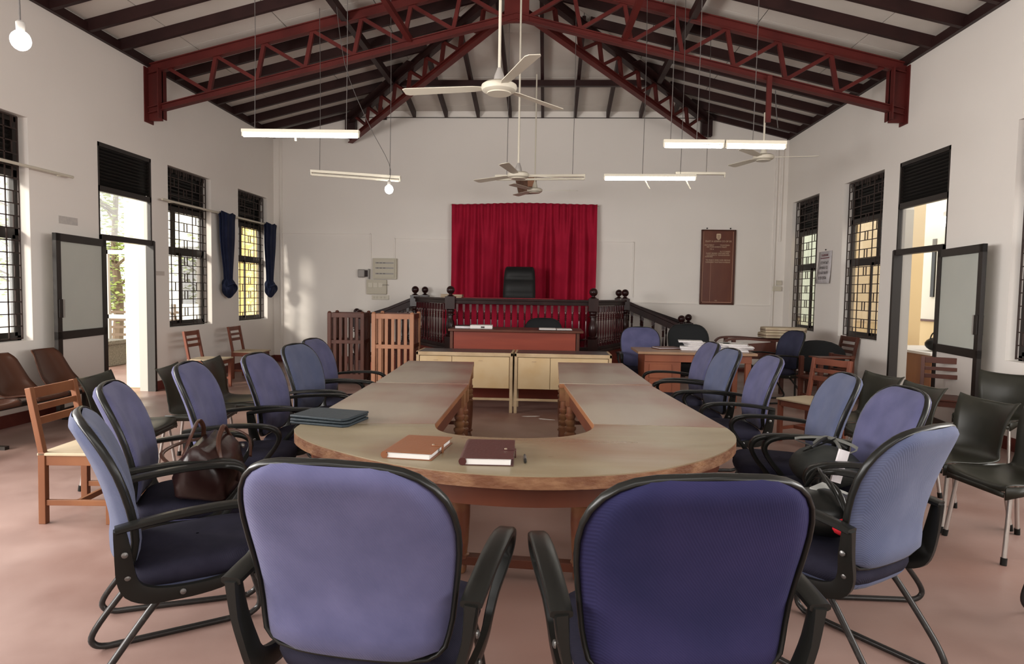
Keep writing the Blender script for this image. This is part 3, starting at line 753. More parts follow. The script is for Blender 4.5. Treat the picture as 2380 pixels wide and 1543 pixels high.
Fo = empty('folder', (-1.14, 3.44, TZ), -0.22, label='dark slate zip folder lying where the curved and left tables meet', cat='folder')
for k, (a, z) in enumerate(((0.0, 0.0), (0.05, 0.016), (-0.03, 0.032))):
    M = Matrix.Rotation(a, 4, 'Z')
    MB().prism([(-0.16, -0.12), (0.15, -0.13), (0.17, -0.10), (0.16, 0.13), (-0.15, 0.13), (-0.17, 0.10)], z, z + 0.013, M).build(('lower_cover', 'middle_leaf', 'upper_cover')[k], bluefold, Fo, bevel=0.004)

# ================================================================== BLUE ARMCHAIRS
BY = [(0.44, -0.232), (0.50, -0.236), (0.57, -0.226), (0.64, -0.232), (0.72, -0.250), (0.80, -0.275), (0.88, -0.308), (0.94, -0.337), (1.00, -0.368)]
HW = [(0.465, 0.0), (0.467, 0.13), (0.475, 0.19), (0.50, 0.228), (0.56, 0.243), (0.64, 0.252), (0.72, 0.263), (0.79, 0.270), (0.85, 0.268), (0.90, 0.255), (0.94, 0.232), (0.97, 0.198), (0.99, 0.155), (0.998, 0.10), (1.0, 0.0)]
def by(z): return interp(BY, z)
def hw(z): return interp(HW, z)
def back_pad(sgn, th, inset, seams=True):
    """one upholstered face; sgn +1 = sitter's side"""
    zs = [0.472, 0.50, 0.54, 0.58, 0.63, 0.68, 0.73, 0.78, 0.83, 0.87, 0.905, 0.935, 0.96, 0.978, 0.990, 0.996]
    n = 16; rows = []
    for z in zs:
        W = max(0.012, hw(z) - inset); r = []
        for k in range(n + 1):
            u = -1 + 2 * k / n; u = math.copysign(abs(u) ** 0.85, u); x = u * W
            ez = min(1, (z - 0.465) / 0.05, (1.0 - z) / 0.04); ex = max(0.0, 1 - abs(u) ** 5)
            d = th * (max(0, ez) ** 0.5) * (ex ** 0.5)
            if seams: d -= 0.010 * math.exp(-((abs(x) - 0.085 - (z - 0.47) * 0.03) / 0.012) ** 2) * min(1, max(0, (0.93 - z) / 0.1))
            r.append((x, by(z) + sgn * (0.004 + d) - 0.03 * (x / 0.27) ** 2 * -1.0, z))
        rows.append(r)
    back = [[(x, by(z_) , z_) for (x, y_, z_) in r] for r in rows]
    m = MB(); m.grid(rows)
    return m
def curve_x(x): return 0.03 * (x / 0.27) ** 2        # the back wraps forward slightly at its sides
def make_armchair(fab, seatm, armm=blackpl, bolts=True):
    T = empty('armchair', (0, 0, 0))
    back_pad(1, 0.032, -0.006).build('back_cushion', fab, T, ang=60)
    back_pad(-1, 0.042, 0.006, False).build('back_cover', fab, T, ang=60)
    # rim band
    zz = [0.4665, 0.468, 0.475, 0.49, 0.51, 0.54, 0.58, 0.64, 0.70, 0.76, 0.82, 0.87, 0.91, 0.945, 0.97, 0.985, 0.995, 0.999]
    L = [(-hw(z) , by(z) + curve_x(hw(z)), z) for z in zz]; R = [(hw(z), by(z) + curve_x(hw(z)), z) for z in reversed(zz)]
    MB().tube(L + [(0, by(1.0), 1.001)] + R + [(0, by(0.466), 0.466)], 1, 10, closed=True, rr=[(0.0075, 0.014)] * (2 * len(zz) + 2), up=(1, 0, 0)).build('rim_band', armm, T, ang=60)
    # seat
    rows = []
    sx, sy0, sy1 = 0.245, -0.235, 0.275
    def sq(a, e): c, s_ = math.cos(a), math.sin(a); return math.copysign(abs(c) ** e, c), math.copysign(abs(s_) ** e, s_)
    for z, k in ((0.395, 0.90), (0.405, 0.97), (0.43, 1.0), (0.455, 0.99), (0.472, 0.94), (0.482, 0.82), (0.487, 0.6), (0.490, 0.3), (0.490, 0.02)):
        r = []
        for i in range(28):
            c, s_ = sq(2 * PI * i / 28, 0.5); r.append((c * sx * k, (sy0 + sy1) / 2 + s_ * (sy1 - sy0) / 2 * k, z + (0.010 * (s_ * k) if z > 0.45 else 0) - (0.012 * k * s_ ** 8 if s_ > 0 else 0)))
        rows.append(r)
    m = MB(); m.grid(rows, closed_u=True); m.build('seat_cushion', seatm, T, ang=70)
    m = MB(); rows2 = []
    for z, k in ((0.372, 0.80), (0.378, 0.9), (0.396, 0.955), (0.402, 0.955)):
        rows2.append([(sq(2 * PI * i / 28, 0.5)[0] * sx * k, (sy0 + sy1) / 2 + sq(2 * PI * i / 28, 0.5)[1] * (sy1 - sy0) / 2 * k, z) for i in range(28)])
    m.grid(rows2, closed_u=True); n0 = len(m.v) - 28 * 4; m.f.append(tuple(range(n0 + 27, n0 - 1, -1))); m.build('seat_pan', fab, T, ang=50)
    # loop arms
    path = [(-0.262, 0.645), (-0.18, 0.658), (-0.06, 0.671), (0.06, 0.677), (0.16, 0.673), (0.225, 0.655), (0.252, 0.620), (0.245, 0.580), (0.215, 0.530), (0.175, 0.48), (0.135, 0.425), (0.085, 0.395), (0.0, 0.383), (-0.09, 0.383), (-0.165, 0.392), (-0.212, 0.42), (-0.232, 0.47), (-0.240, 0.55), (-0.250, 0.645)]
    thk = [0.010, 0.011, 0.011, 0.011, 0.012, 0.013, 0.013, 0.012, 0.012, 0.013, 0.016, 0.020, 0.022, 0.024, 0.030, 0.032, 0.030, 0.026, 0.018]
    wid = [0.026, 0.027, 0.028, 0.029, 0.028, 0.025, 0.021, 0.018, 0.016, 0.014, 0.013, 0.012, 0.012, 0.012, 0.012, 0.012, 0.012, 0.013, 0.018]
    sec = [(-1, -0.55), (-0.75, -1), (0.75, -1), (1, -0.55), (1, 0.55), (0.75, 1), (-0.75, 1), (-1, 0.55)]
    for s_ in (-1, 1):
        def xs(z): return s_ * (0.268 + 0.035 * smoothstep(0.42, 0.62, z))
        P = catmull([(xs(z), y, z) for y, z in path], 3)
        T3 = [interp(list(enumerate(thk)), i / 3) for i in range(len(P))]; W3 = [interp(list(enumerate(wid)), i / 3) for i in range(len(P))]
        MB().tube(P, 1, rr=list(zip(W3, T3)), sec=sec).build('armrest', armm, T, ang=50)
    if bolts:
        b0 = None
        for s_ in (-1, 1):
            for y, z in ((-0.236, 0.56), (-0.228, 0.47), (-0.06, 0.386)):
                if b0 is None:
                    b0 = MB().lathe([(0.011, 0), (0.010, 0.004), (0.004, 0.007)], (0, 0, 0), 10).build('bolt', screw, T)
                    b0.location = (s_ * (0.282 + 0.03 * (z > 0.5)), y, z); b0.rotation_euler = (0, s_ * PI / 2, 0)
                else: inst(b0, T, (s_ * (0.282 + 0.03 * (z > 0.5)), y, z), (0, s_ * PI / 2, 0))
    # sled legs
    for s_ in (-1, 1):
        x = s_ * 0.225
        p = [(x * 0.9, -0.06, 0.372), (x * 0.93, -0.13, 0.345), (x, -0.27, 0.17), (x, -0.335, 0.075), (x, -0.335, 0.034), (x, -0.295, 0.014), (x, -0.20, 0.013), (x, 0.20, 0.013), (x, 0.265, 0.020), (x, 0.295, 0.055), (x, 0.285, 0.13), (x * 0.95, 0.23, 0.30), (x * 0.9, 0.20, 0.372)]
        MB().tube(catmull(p, 4), 0.0125, 10).build('leg', blacktube, T)
    m = MB().tube([(-0.2, -0.07, 0.366), (0.2, -0.07, 0.366)], 0.0125, 8); m.tube([(-0.2, 0.19, 0.366), (0.2, 0.19, 0.366)], 0.0125, 8); m.build('cross_tube', blacktube, T)
    return T
GA = 'blue armchairs around the horseshoe table'
def place(o, x, y, a, label, group=None, cat='chair', z=0, s=1.0):
    """a = facing direction in degrees, 90 = away from the camera"""
    o.location = (x, y, z); o.rotation_euler = (0, 0, math.radians(a - 90)); o.scale = (s, s, s)
    return tag(o, label, cat, group)
arm_v = make_armchair(fabric, seatfab)
arm_s = make_armchair(fabric2, seatfab)
arm_d = make_armchair(fabric3, seatfab)
def back_at(tx, ty, a, d=0.368):      # chair origin from the top of its back
    return tx + d * math.cos(math.radians(a)), ty + d * math.sin(math.radians(a))
used = set()
def chair_from(proto, x, y, a, label, group=GA, **k):
    o = proto if proto.name not in used else fast_copy(proto)
    used.add(proto.name); return place(o, x, y, a, label, group, **k)
chair_from(arm_v, -0.472, 1.93, 83, 'blue armchair seen from behind in the foreground, left one of the two', s=1.035).scale = (1.09, 1.035, 1.035)
chair_from(arm_d, 0.338, 1.905, 98, 'dark violet-blue armchair seen from behind in the foreground, right one of the two', s=1.035).scale = (1.09, 1.035, 1.035)
chair_from(arm_s, -1.37, 2.485, 35, 'slate blue armchair nearest the camera on the left side, seen in profile')
x, y = back_at(-2.045, 2.965, 22); chair_from(arm_v, x, y, 22, 'blue armchair on the left side holding the brown handbag')
x, y = back_at(-2.169, 3.857, 10); chair_from(arm_v, x, y, 10, 'blue armchair on the left side, next beyond the one with the handbag')
x, y = back_at(-2.033, 4.485, 1); chair_from(arm_v, x, y, 1, 'blue armchair at the left arm table, behind the dark folder')
x, y = back_at(-2.08, 5.328, -7); chair_from(arm_s, x, y, -7, 'blue armchair on the left side, last but one from the camera')
x, y = back_at(-2.16, 5.95, -4); chair_from(arm_v, x, y, -4, 'blue armchair on the left side farthest from the camera, mostly hidden')
x, y = back_at(1.375, 2.41, 125); chair_from(arm_s, x, y, 125, 'slate blue armchair in the right foreground, its back turned to the camera')
x, y = back_at(1.84, 3.44, 180); chair_from(arm_v, x, y, 180, 'broad blue armchair on the right side, just behind the slate blue one in the foreground')
x, y = back_at(1.80, 4.02, 175); chair_from(arm_s, x, y, 175, 'greyish blue armchair on the right side beside the end of the curved table')
x, y = back_at(1.74, 5.14, 180); chair_from(arm_v, x, y, 180, 'violet blue armchair on the right side, in front of the loose wooden chair')
x, y = back_at(1.60, 5.77, 186); chair_from(arm_s, x, y, 186, 'pale blue armchair on the right side, last but one from the camera')
x, y = back_at(1.62, 6.52, 184); chair_from(arm_v, x, y, 184, 'violet armchair on the right side farthest from the camera, in front of the desk')
# chairs by the desk and the side wall
navychair = make_armchair(navyfab, seatfab); blackchair = make_armchair(blackfab, blackfab)
chair_from(arm_v, 1.28, 8.98, 270, 'violet blue office chair behind the wooden desk, facing the camera', 'office chairs behind the wooden desk')
chair_from(blackchair, 1.98, 9.20, 270, 'black office chair behind the paper-strewn wooden desk', 'office chairs behind the wooden desk', s=1.04)
chair_from(blackchair, -0.06, 9.95, 270, 'black office chair behind the red-brown clerk desk, only its top in view', 'clerk chair', s=1.06)
chair_from(navychair, 3.14, 9.38, 196, 'dark navy armchair by the right wall in front of the stacked furniture', 'navy chair by the wall', s=0.98)

# ================================================================== WOODEN CHAIRS
def make_wood_chair(wm, topm):
    T = empty('wooden_chair', (0, 0, 0)); W = 0.205
    f = MB().cb((0, 0, 0.21), (0.042, 0.042, 0.42)).build('leg', wm, T, smooth=False, bevel=0.003); f.location = (-W, 0.20, 0); inst(f, T, (W, 0.20, 0))
    r = MB(); r.beam((0, -0.205, 0), (0, -0.20, 0.44), 0.040, 0.042, (0, 1, 0)); r.beam((0, -0.20, 0.42), (0, -0.275, 0.83), 0.038, 0.034, (0, 1, 0))
    r = r.build('rear_post', wm, T, smooth=False, bevel=0.003); r.location = (-W, 0, 0); inst(r, T, (W, 0, 0))
    MB().box((-W - 0.02, -0.225, 0.42), (W + 0.02, 0.245, 0.438)).build('seat', topm, T, smooth=False, bevel=0.004)
    for a, b in (((-W, 0.21, 0.39), (W, 0.21, 0.39)), ((-W, -0.20, 0.39), (W, -0.20, 0.39)), ((-W, -0.2, 0.39), (-W, 0.2, 0.39)), ((W, -0.2, 0.39), (W, 0.2, 0.39))):
        MB().beam(a, b, 0.022, 0.06).build('seat_rail', wm, T, smooth=False, bevel=0.002)
    for z, h in ((0.795, 0.065), (0.705, 0.038), (0.625, 0.045)):
        y = -0.20 - 0.075 * (z - 0.42) / 0.41
        MB().cb((0, y, z), (2 * W - 0.03, 0.018, h)).build('back_slat', wm, T, smooth=False, bevel=0.002)
    for a, b in (((-W, -0.2, 0.13), (-W, 0.2, 0.13)), ((W, -0.2, 0.13), (W, 0.2, 0.13)), ((-W, 0.0, 0.13), (W, 0.0, 0.13))):
        MB().beam(a, b, 0.022, 0.034).build('stretcher', wm, T, smooth=False, bevel=0.002)
    return T
wc_o = make_wood_chair(teak, rawtop); wc_m = make_wood_chair(mat('reddish_chair_wood', (0.20, 0.062, 0.035), 0.42, (0.13, 0.038, 0.022), 3, (1, 1, 0.16)), rawtop)
wc_d = make_wood_chair(darkteak, darkteak)
def mid(p, q): return ((p[0] + q[0]) / 2, (p[1] + q[1]) / 2)
def wc(proto, top, a, label, group=None, s=1.0):
    x = top[0] + 0.275 * math.cos(math.radians(a)); y = top[1] + 0.275 * math.sin(math.radians(a)); chair_from(proto, x, y, a, label, group, s=s)
wc(wc_o, mid((-3.118, 3.858), (-3.133, 4.219)), 4, 'orange teak slat-back chair on the left, nearest the camera, with a pale seat')
wc(wc_m, (-5.12, 9.32), 3, 'reddish wooden slat-back chair against the left wall, nearer the open door', 'wooden chairs along the left wall')
wc(wc_m, (-5.10, 10.60), 2, 'reddish wooden slat-back chair against the left wall, nearer the far corner', 'wooden chairs along the left wall')
wc(wc_m, mid((2.765, 6.977), (2.99, 6.762)), 210, 'reddish wooden slat-back chair standing loose in the right aisle, pale seat')
wc(wc_d, (4.28, 7.38), 240, 'dark wooden slat-back chair in front of the open right door leaf')
wc(wc_d, (4.42, 10.02), 184, 'dark wooden ladder-back chair against the right wall, below the wider window', s=1.07)
# chair with a writing arm
WA = empty('writing_arm_chair', (3.60, 8.80, 0), math.radians(100), label='dark reddish wooden chair with a flat writing arm, in front of the black cushion', cat='chair')
c0 = wc_m
m = MB()
for x in (-0.22, 0.22): m.cb((x, 0.20, 0.34), (0.05, 0.05, 0.68)); m.cb((x, -0.22, 0.36), (0.045, 0.045, 0.72))
m.build('leg_frame', darkteak, WA, smooth=False, bevel=0.003)
MB().box((-0.25, -0.25, 0.40), (0.25, 0.25, 0.425)).build('seat', darkteak, WA, smooth=False, bevel=0.003)
MB().prism([(-0.30, -0.20), (-0.16, -0.20), (-0.12, 0.02), (-0.04, 0.26), (-0.30, 0.26)], 0.685, 0.705).build('writing_arm', darkteak, WA, smooth=False, bevel=0.003)
for z in (0.50, 0.60, 0.69): MB().cb((0, -0.22, z), (0.42, 0.02, 0.045)).build('back_slat', darkteak, WA, smooth=False)
for y in (-0.22, 0.20): MB().cb((0, y, 0.18), (0.42, 0.03, 0.03)).build('stretcher', darkteak, WA, smooth=False)
# black cushion-backed chair lying against it
BC = empty('leaning_cushion', (3.80, 9.62, 0.0), math.radians(10), label='large black padded chair back lying sideways on the stacked wooden chairs', cat='chair back')
MB().ball((0, 0, 0), 0.5, 20, (0.92, 0.14, 0.46)).build('pad', blackfab, BC).location = (0, 0, 0.62)
m = MB(); m.tube([(-0.3, 0, 0.5), (-0.28, 0.02, 0.012)], 0.014, 8); m.tube([(0.28, 0, 0.5), (0.3, 0.02, 0.012)], 0.014, 8); m.build('support_tube', blacktube, BC)
# heap of old wooden furniture in the far right corner
HP = empty('stacked_wooden_chairs', (3.15, 10.35, 0), label='stack of two upturned dark wooden armchairs by the far end of the right wall', cat='chair stack')
m = MB()
for x in (-0.36, 0.36):
    for y in (-0.22, 0.22): m.cb((x, y, 0.40), (0.055, 0.055, 0.80))
m.build('leg_frame', darkteak, HP, smooth=False, bevel=0.003)
for y in (-0.24, 0.24):
    MB().tube(catmull([(-0.52, y, 0.74), (-0.44, y, 0.80), (-0.2, y, 0.815), (0.1, y, 0.80), (0.46, y, 0.79)], 4), 1, rr=[(0.035, 0.014)] * 17, sec=[(-1, -1), (1, -1), (1, 1), (-1, 1)]).build('arm', darkteak, HP, smooth=False)
    MB().tube(catmull([(-0.48, y, 0.53), (-0.40, y, 0.56), (-0.1, y, 0.565), (0.44, y, 0.54)], 4), 1, rr=[(0.035, 0.013)] * 13, sec=[(-1, -1), (1, -1), (1, 1), (-1, 1)]).build('arm', darkteak, HP, smooth=False)
MB().box((-0.38, -0.24, 0.60), (0.38, 0.24, 0.625)).build('seat', darkteak, HP, smooth=False)
MB().box((-0.38, -0.24, 0.36), (0.38, 0.24, 0.385)).build('seat', darkteak, HP, smooth=False)
MB().prism([(-0.26, -0.1), (0.25, -0.1), (0.25, 0.16), (-0.2, 0.12)], 0, 0.02, Matrix.Translation((0, -0.245, 0.62)) @ Matrix.Rotation(PI / 2, 4, 'X')).build('back_panel', darkteak, HP, smooth=False)
for k, (a, z, dx) in enumerate(((0.06, 0.832, 0), (-0.10, 0.912, 0.03))):
    sc_ = empty('suitcase', (3.55 + dx, 10.33, z), a, label=('beige flat suitcase on the wooden chair stack, the lower one', 'beige flat suitcase on the wooden chair stack, the upper one')[k], cat='suitcase', group='suitcases on the chair stack')
    MB().prism([(-0.30, -0.20), (0.26, -0.22), (0.31, -0.12), (0.30, 0.18), (-0.24, 0.22), (-0.31, 0.12)], 0, 0.078).build('shell', strawm, sc_, bevel=0.012)
    MB().prism([(-0.305, -0.205), (0.265, -0.225), (0.315, -0.12), (0.305, 0.185), (-0.24, 0.225), (-0.315, 0.12)], 0.034, 0.042).build('seam', darkteak, sc_, smooth=False)

# ================================================================== PLASTIC CHAIRS
def make_plastic_chair():
    T = empty('plastic_chair', (0, 0, 0)); W = 0.225
    prof = [(0.235, 0.395), (0.228, 0.425), (0.16, 0.432), (0.0, 0.422), (-0.12, 0.428), (-0.185, 0.455), (-0.215, 0.51), (-0.225, 0.60), (-0.245, 0.70), (-0.285, 0.79), (-0.298, 0.81)]
    wd = [0.215, 0.225, 0.230, 0.230, 0.220, 0.205, 0.195, 0.200, 0.215, 0.232, 0.240]
    P = catmull([(0, a, b) for a, b in prof], 3); rows = []
    for i, p in enumerate(P):
        t = i / 3; ww = interp(list(enumerate(wd)), t); r = []; up = smoothstep(4, 6, t); top = smoothstep(8.6, 10, t)
        for k in range(13):
            u = -1 + k / 6; x = u * ww
            r.append((x, p.y + 0.045 * u * u * up, p.z + (0.012 * u ** 4 * (1 - up) - 0.010 * (1 - u * u) * (1 - up)) - 0.035 * (1 - u * u) * top))
        rows.append(r)
    m = MB().grid(rows); m.build('seat_shell', greenpl, T, solid=0.008, ang=80)
    MB().grid([[(x, 0.238 - 0.002 * abs(x), 0.40), (x, 0.240, 0.372)] for x in (-0.215, -0.1, 0, 0.1, 0.215)]).build('front_lip', greenpl, T, solid=0.008)
    for s_ in (-1, 1): MB().grid([[(s_ * 0.222, y, 0.432), (s_ * 0.222, y, 0.385 if abs(y) < 0.15 else 0.36)] for y in (-0.19, -0.1, 0, 0.1, 0.235)]).build('side_lip', greenpl, T, solid=0.008)
    MB().cb((0, -0.283, 0.745), (0.055, 0.012, 0.026), Matrix.Rotation(0.0, 4, 'X')).build('grip_slot', ivory, T, bevel=0.005)
    l0 = None
    for sx in (-1, 1):
        for sy in (-1, 1):
            q = MB().tube([(sx * 0.195, sy * 0.185 - 0.005, 0.415), (sx * 0.225, sy * 0.235 - 0.01, 0.02)], 0.0125, 10).build('leg', chrome, T)
            MB().tube([(sx * 0.2235, sy * 0.2325 - 0.01, 0.04), (sx * 0.2265, sy * 0.2375 - 0.01, 0.0)], 0.0165, 10).build('foot_cap', blackpl, q)
    return T
pc = make_plastic_chair()
def pl(top, a, label, group='dark plastic chairs'):
    x = top[0] + 0.29 * math.cos(math.radians(a)); y = top[1] + 0.29 * math.sin(math.radians(a)); chair_from(pc, x, y, a, label, group)
pl(mid((-3.16, 5.106), (-3.155, 5.497)), 10, 'dark olive plastic chair on the left, behind the second blue armchair row')
pl(mid((-3.09, 5.69), (-3.128, 6.163)), 8, 'dark olive plastic chair on the left, farthest of the three there')
pl(mid((-3.30, 4.476), (-3.398, 4.914)), 8, 'dark olive plastic chair on the left, half hidden behind the first armchairs')
pl(mid((2.981, 6.135), (2.866, 5.57)), 192, 'dark olive plastic chair on the right, farthest of the row behind the armchairs')
pl(mid((2.87, 5.427), (2.95, 4.968)), 187, 'dark olive plastic chair on the right, directly behind the broad blue armchair')
pl((4.18, 6.22), 215, 'dark olive plastic chair against the right wall, beside the open door leaf')
pl(mid((2.989, 4.773), (2.903, 4.278)), 190, 'dark olive plastic chair in the right foreground with a taped grip and a shiny seat')
pl((3.01, 4.01), 187, 'dark olive plastic chair cut by the right edge of the picture')
chair_from(arm_v, 2.49, 2.88, 170, 'armchair outside the right edge, only its black sled leg in view')

# ================================================================== BENCH WITH MOULDED SEATS
BN = empty('waiting_bench', (-4.98, 5.55, 0), label='steel beam bench with glossy brown moulded seats along the left wall', cat='bench')
MB().box((-0.02, -1.75, 0.30), (0.04, 1.62, 0.34)).build('beam', blackalu, BN, smooth=False)
for y in (-1.4, 0, 1.35):
    m = MB(); m.box((-0.015, y - 0.02, 0.02), (0.03, y + 0.02, 0.31)); m.box((-0.24, y - 0.025, 0), (0.26, y + 0.025, 0.03)); m.build('leg', blackalu, BN, smooth=False)
prof = [(0.30, 0.372), (0.285, 0.405), (0.17, 0.400), (0.03, 0.385), (-0.08, 0.405), (-0.155, 0.48), (-0.215, 0.60), (-0.27, 0.72), (-0.30, 0.785)]
wd = [0.20, 0.215, 0.235, 0.245, 0.245, 0.235, 0.215, 0.19, 0.155]
P = catmull([(a, 0, b) for a, b in prof], 3); rows = []
for i, p in enumerate(P):
    t = i / 3; ww = interp(list(enumerate(wd)), t); rows.append([(p.x + 0.055 * (abs(-1 + k / 6) ** 2.2) * smoothstep(2.5, 5, t) * (1 - 0.6 * smoothstep(7, 8, t)), (-1 + k / 6) * ww, p.z + 0.03 * (abs(-1 + k / 6) ** 3) * (1 - smoothstep(4, 6, t)) * smoothstep(0, 2, t)) for k in range(13)])
s0 = MB().grid(rows).build('bench_seat', brownpl, BN, solid=0.010, ang=80)
for k, y in enumerate((1.12, 0.52, -0.08, -0.68, -1.28)):
    if k == 0: s0.location = (0, y, 0)
    else: inst(s0, BN, (0, y, 0))

# ================================================================== CABINETS, CLERK DESK, WITNESS BOXES, SIDE DESK
def cabinet(x0, x1, y0, label):
    T = empty('low_cabinet', ((x0 + x1) / 2, y0 + 0.25, 0), label=label, cat='cabinet', group='low cream cabinets'); h = (x1 - x0) / 2; Z = 0.725
    MB().box((-h + 0.03, -0.222, 0.29), (h - 0.03, 0.24, 0.675)).build('body', cream, T, smooth=False)
    MB().box((-h + 0.025, -0.235, Z - 0.012), (h - 0.025, 0.25, Z)).build('worktop', blackrex, T, smooth=False, bevel=0.002)
    for a, b in (((-h, -0.25, Z - 0.045), (h, -0.222, Z - 0.001)), ((-h, -0.25, 0.15), (h, -0.225, 0.178)), ((-h, -0.25, Z - 0.04), (-h + 0.025, 0.25, Z + 0.002)), ((h - 0.025, -0.25, Z - 0.04), (h, 0.25, Z + 0.002))):
        MB().box(a, b).build('rail', creamwood, T, smooth=False, bevel=0.002)
    f = MB().cb((0, 0, 0.34), (0.035, 0.035, 0.68)).build('leg', creamwood, T, smooth=False, bevel=0.002); f.location = (-h + 0.018, -0.232, 0)
    for q in ((h - 0.018, -0.232, 0), (-h + 0.018, 0.232, 0), (h - 0.018, 0.232, 0)): inst(f, T, q)
    w_ = 2 * h - 0.08; xs = [-h + 0.04, -h + 0.04 + w_ * 0.36, h - 0.04]
    for k in range(2):
        d = MB().box((xs[k] + 0.003, -0.240, 0.295), (xs[k + 1] - 0.003, -0.222, Z - 0.052)).build('door', cream, T, smooth=False, bevel=0.002)
        MB().cb((xs[k] + (xs[k + 1] - xs[k]) * 0.5, -0.242, Z - 0.10), (0.05, 0.006, 0.012)).build('finger_pull', creamwood, d, smooth=False)
    return T
cabinet(-1.575, -0.405, 7.96, 'low cream cabinet with a black top, left one of the pair across the aisle')
cabinet(-0.385, 0.775, 7.96, 'low cream cabinet with a black top, right one of the pair across the aisle')
CK = empty('clerk_desk', (-0.42, 9.15, 0), label='red-brown clerk desk with a plain front panel below the balustrade', cat='desk')
MB().box((-0.90, -0.33, 0.925), (0.90, 0.40, 0.955)).build('desk_top', tabwood, CK, smooth=False, bevel=0.004)
MB().box((-0.83, -0.27, 0.02), (0.80, -0.25, 0.925)).build('front_panel', clerkred, CK, smooth=False)
for x in (-0.86, 0.83): MB().box((x - 0.02, -0.28, 0), (x + 0.02, 0.36, 0.925)).build('side_panel', tabwood, CK, smooth=False, bevel=0.003)
b = empty('box_file', (-0.90, 9.12, 0.955), 0.05, label='white box file lying on the clerk desk', cat='file')
MB().box((-0.15, -0.12, 0), (0.15, 0.12, 0.045)).build('case', pages, b, bevel=0.003); MB().cb((0.02, -0.121, 0.02), (0.05, 0.004, 0.02)).build('finger_hole', ink, b)
b = empty('binder', (-1.12, 9.16, 0.955), -0.04, label='black and grey binder beside the white box file on the clerk desk', cat='binder')
MB().box((-0.13, -0.12, 0), (0.10, 0.12, 0.028)).build('pages', paper, b, smooth=False); MB().box((-0.135, -0.125, 0.028), (0.105, 0.125, 0.036)).build('cover', blackpl, b, bevel=0.002)
b = empty('open_register', (0.12, 9.05, 0.955), 0.02, label='open register with pale pages on the right end of the clerk desk', cat='book')
MB().box((-0.24, -0.15, 0), (0.22, 0.15, 0.006)).build('cover', blackpl, b); MB().box((-0.23, -0.14, 0.006), (-0.005, 0.14, 0.020)).build('page_block', pages, b, bevel=0.002); MB().box((0.005, -0.14, 0.006), (0.21, 0.14, 0.016)).build('page_block', pages, b, bevel=0.002)

def witness(x, y, a, wd, H, label, mfront, mback):
    T = empty('witness_box', (x, y, 0), a, label=label, cat='witness box', group='slatted witness boxes'); h = wd / 2
    p0 = MB().cb((0, 0, H / 2), (0.055, 0.055, H)); p0.lathe([(0.030, H), (0.030, H + 0.01), (0.018, H + 0.022), (0.002, H + 0.026)], n=8)
    p0 = p0.build('corner_post', mfront, T, smooth=False, bevel=0.003); p0.location = (-h, -h, 0)
    for q in ((h, -h, 0), (-h, h, 0), (h, h, 0)): inst(p0, T, q)
    def side(a_, b_, mm, n, open_=False):
        A = Vector(a_); B = Vector(b_)
        for z, hh in ((H - 0.035, 0.07), (H * 0.60, 0.055), (0.12, 0.09)): MB().beam((A.x, A.y, z), (B.x, B.y, z), 0.026, hh).build('rail', mm, T, smooth=False, bevel=0.002)
        s_ = None; d = (B - A).normalized()
        for k in range(n):
            q = A.lerp(B, (k + 1) / (n + 1))
            if s_ is None:
                s_ = MB().box((-0.021, -0.008, 0.14), (0.021, 0.008, H - 0.05)).build('slat', mm, T, smooth=False, bevel=0.0015); s_.location = q; s_.rotation_euler = (0, 0, math.atan2(d.y, d.x))
            else: inst(s_, T, q, (0, 0, math.atan2(d.y, d.x)))
    side((-h, -h, 0), (h, -h, 0), mfront, 5); side((-h, -h, 0), (-h, h, 0), mfront, 5); side((h, -h, 0), (h, h, 0), mback, 5); side((-h, h, 0), (h, h, 0), mback, 4)
    MB().box((-h, -h, 0.05), (h, h, 0.075)).build('floor_board', mback, T, smooth=False)
    return T
witness(-3.08, 10.25, 0.08, 0.50, 1.10, 'darker slatted wooden witness box, left one, nearer the wall', tabwood, tabwood)
witness(-2.13, 9.35, 0.02, 0.53, 1.13, 'lighter slatted wooden witness box, right one, beside the cabinets', teak2, tabwood)

SD = empty('side_desk', (1.81, 8.45, 0), label='orange-brown wooden desk with drawers on the right, strewn with papers', cat='desk')
MB().box((-0.71, -0.36, 0.735), (0.71, 0.34, 0.765)).build('desk_top', mat('desk_top_laminate', (0.27, 0.165, 0.10), 0.35, (0.22, 0.125, 0.07), 3), SD, smooth=False, bevel=0.004)
MB().box((-0.62, -0.30, 0.64), (0.66, 0.30, 0.735)).build('frieze', deskwood, SD, smooth=False, bevel=0.003)
MB().box((-0.62, -0.28, 0.06), (-0.18, 0.30, 0.64)).build('pedestal', deskwood, SD, smooth=False, bevel=0.003)
for k, (z0, z1) in enumerate(((0.44, 0.61), (0.10, 0.42))):
    d = MB().box((-0.56, -0.296, z0), (-0.29, -0.28, z1)).build('drawer', deskwood, SD, smooth=False, bevel=0.004)
    MB().tube(catmull([(-0.48, -0.296, (z0 + z1) / 2), (-0.47, -0.32, (z0 + z1) / 2), (-0.38, -0.32, (z0 + z1) / 2), (-0.37, -0.296, (z0 + z1) / 2)], 3), 0.008, 6).build('handle', tabwood, d)
for y in (-0.28, 0.28): MB().cb((0.62, y, 0.32), (0.065, 0.055, 0.64)).build('leg', deskwood, SD, smooth=False, bevel=0.003)
for x in (-0.58, -0.22): MB().cb((x, 0, 0.03), (0.06, 0.5, 0.06)).build('foot', tabwood, SD, smooth=False)
rnd = random.Random(4)
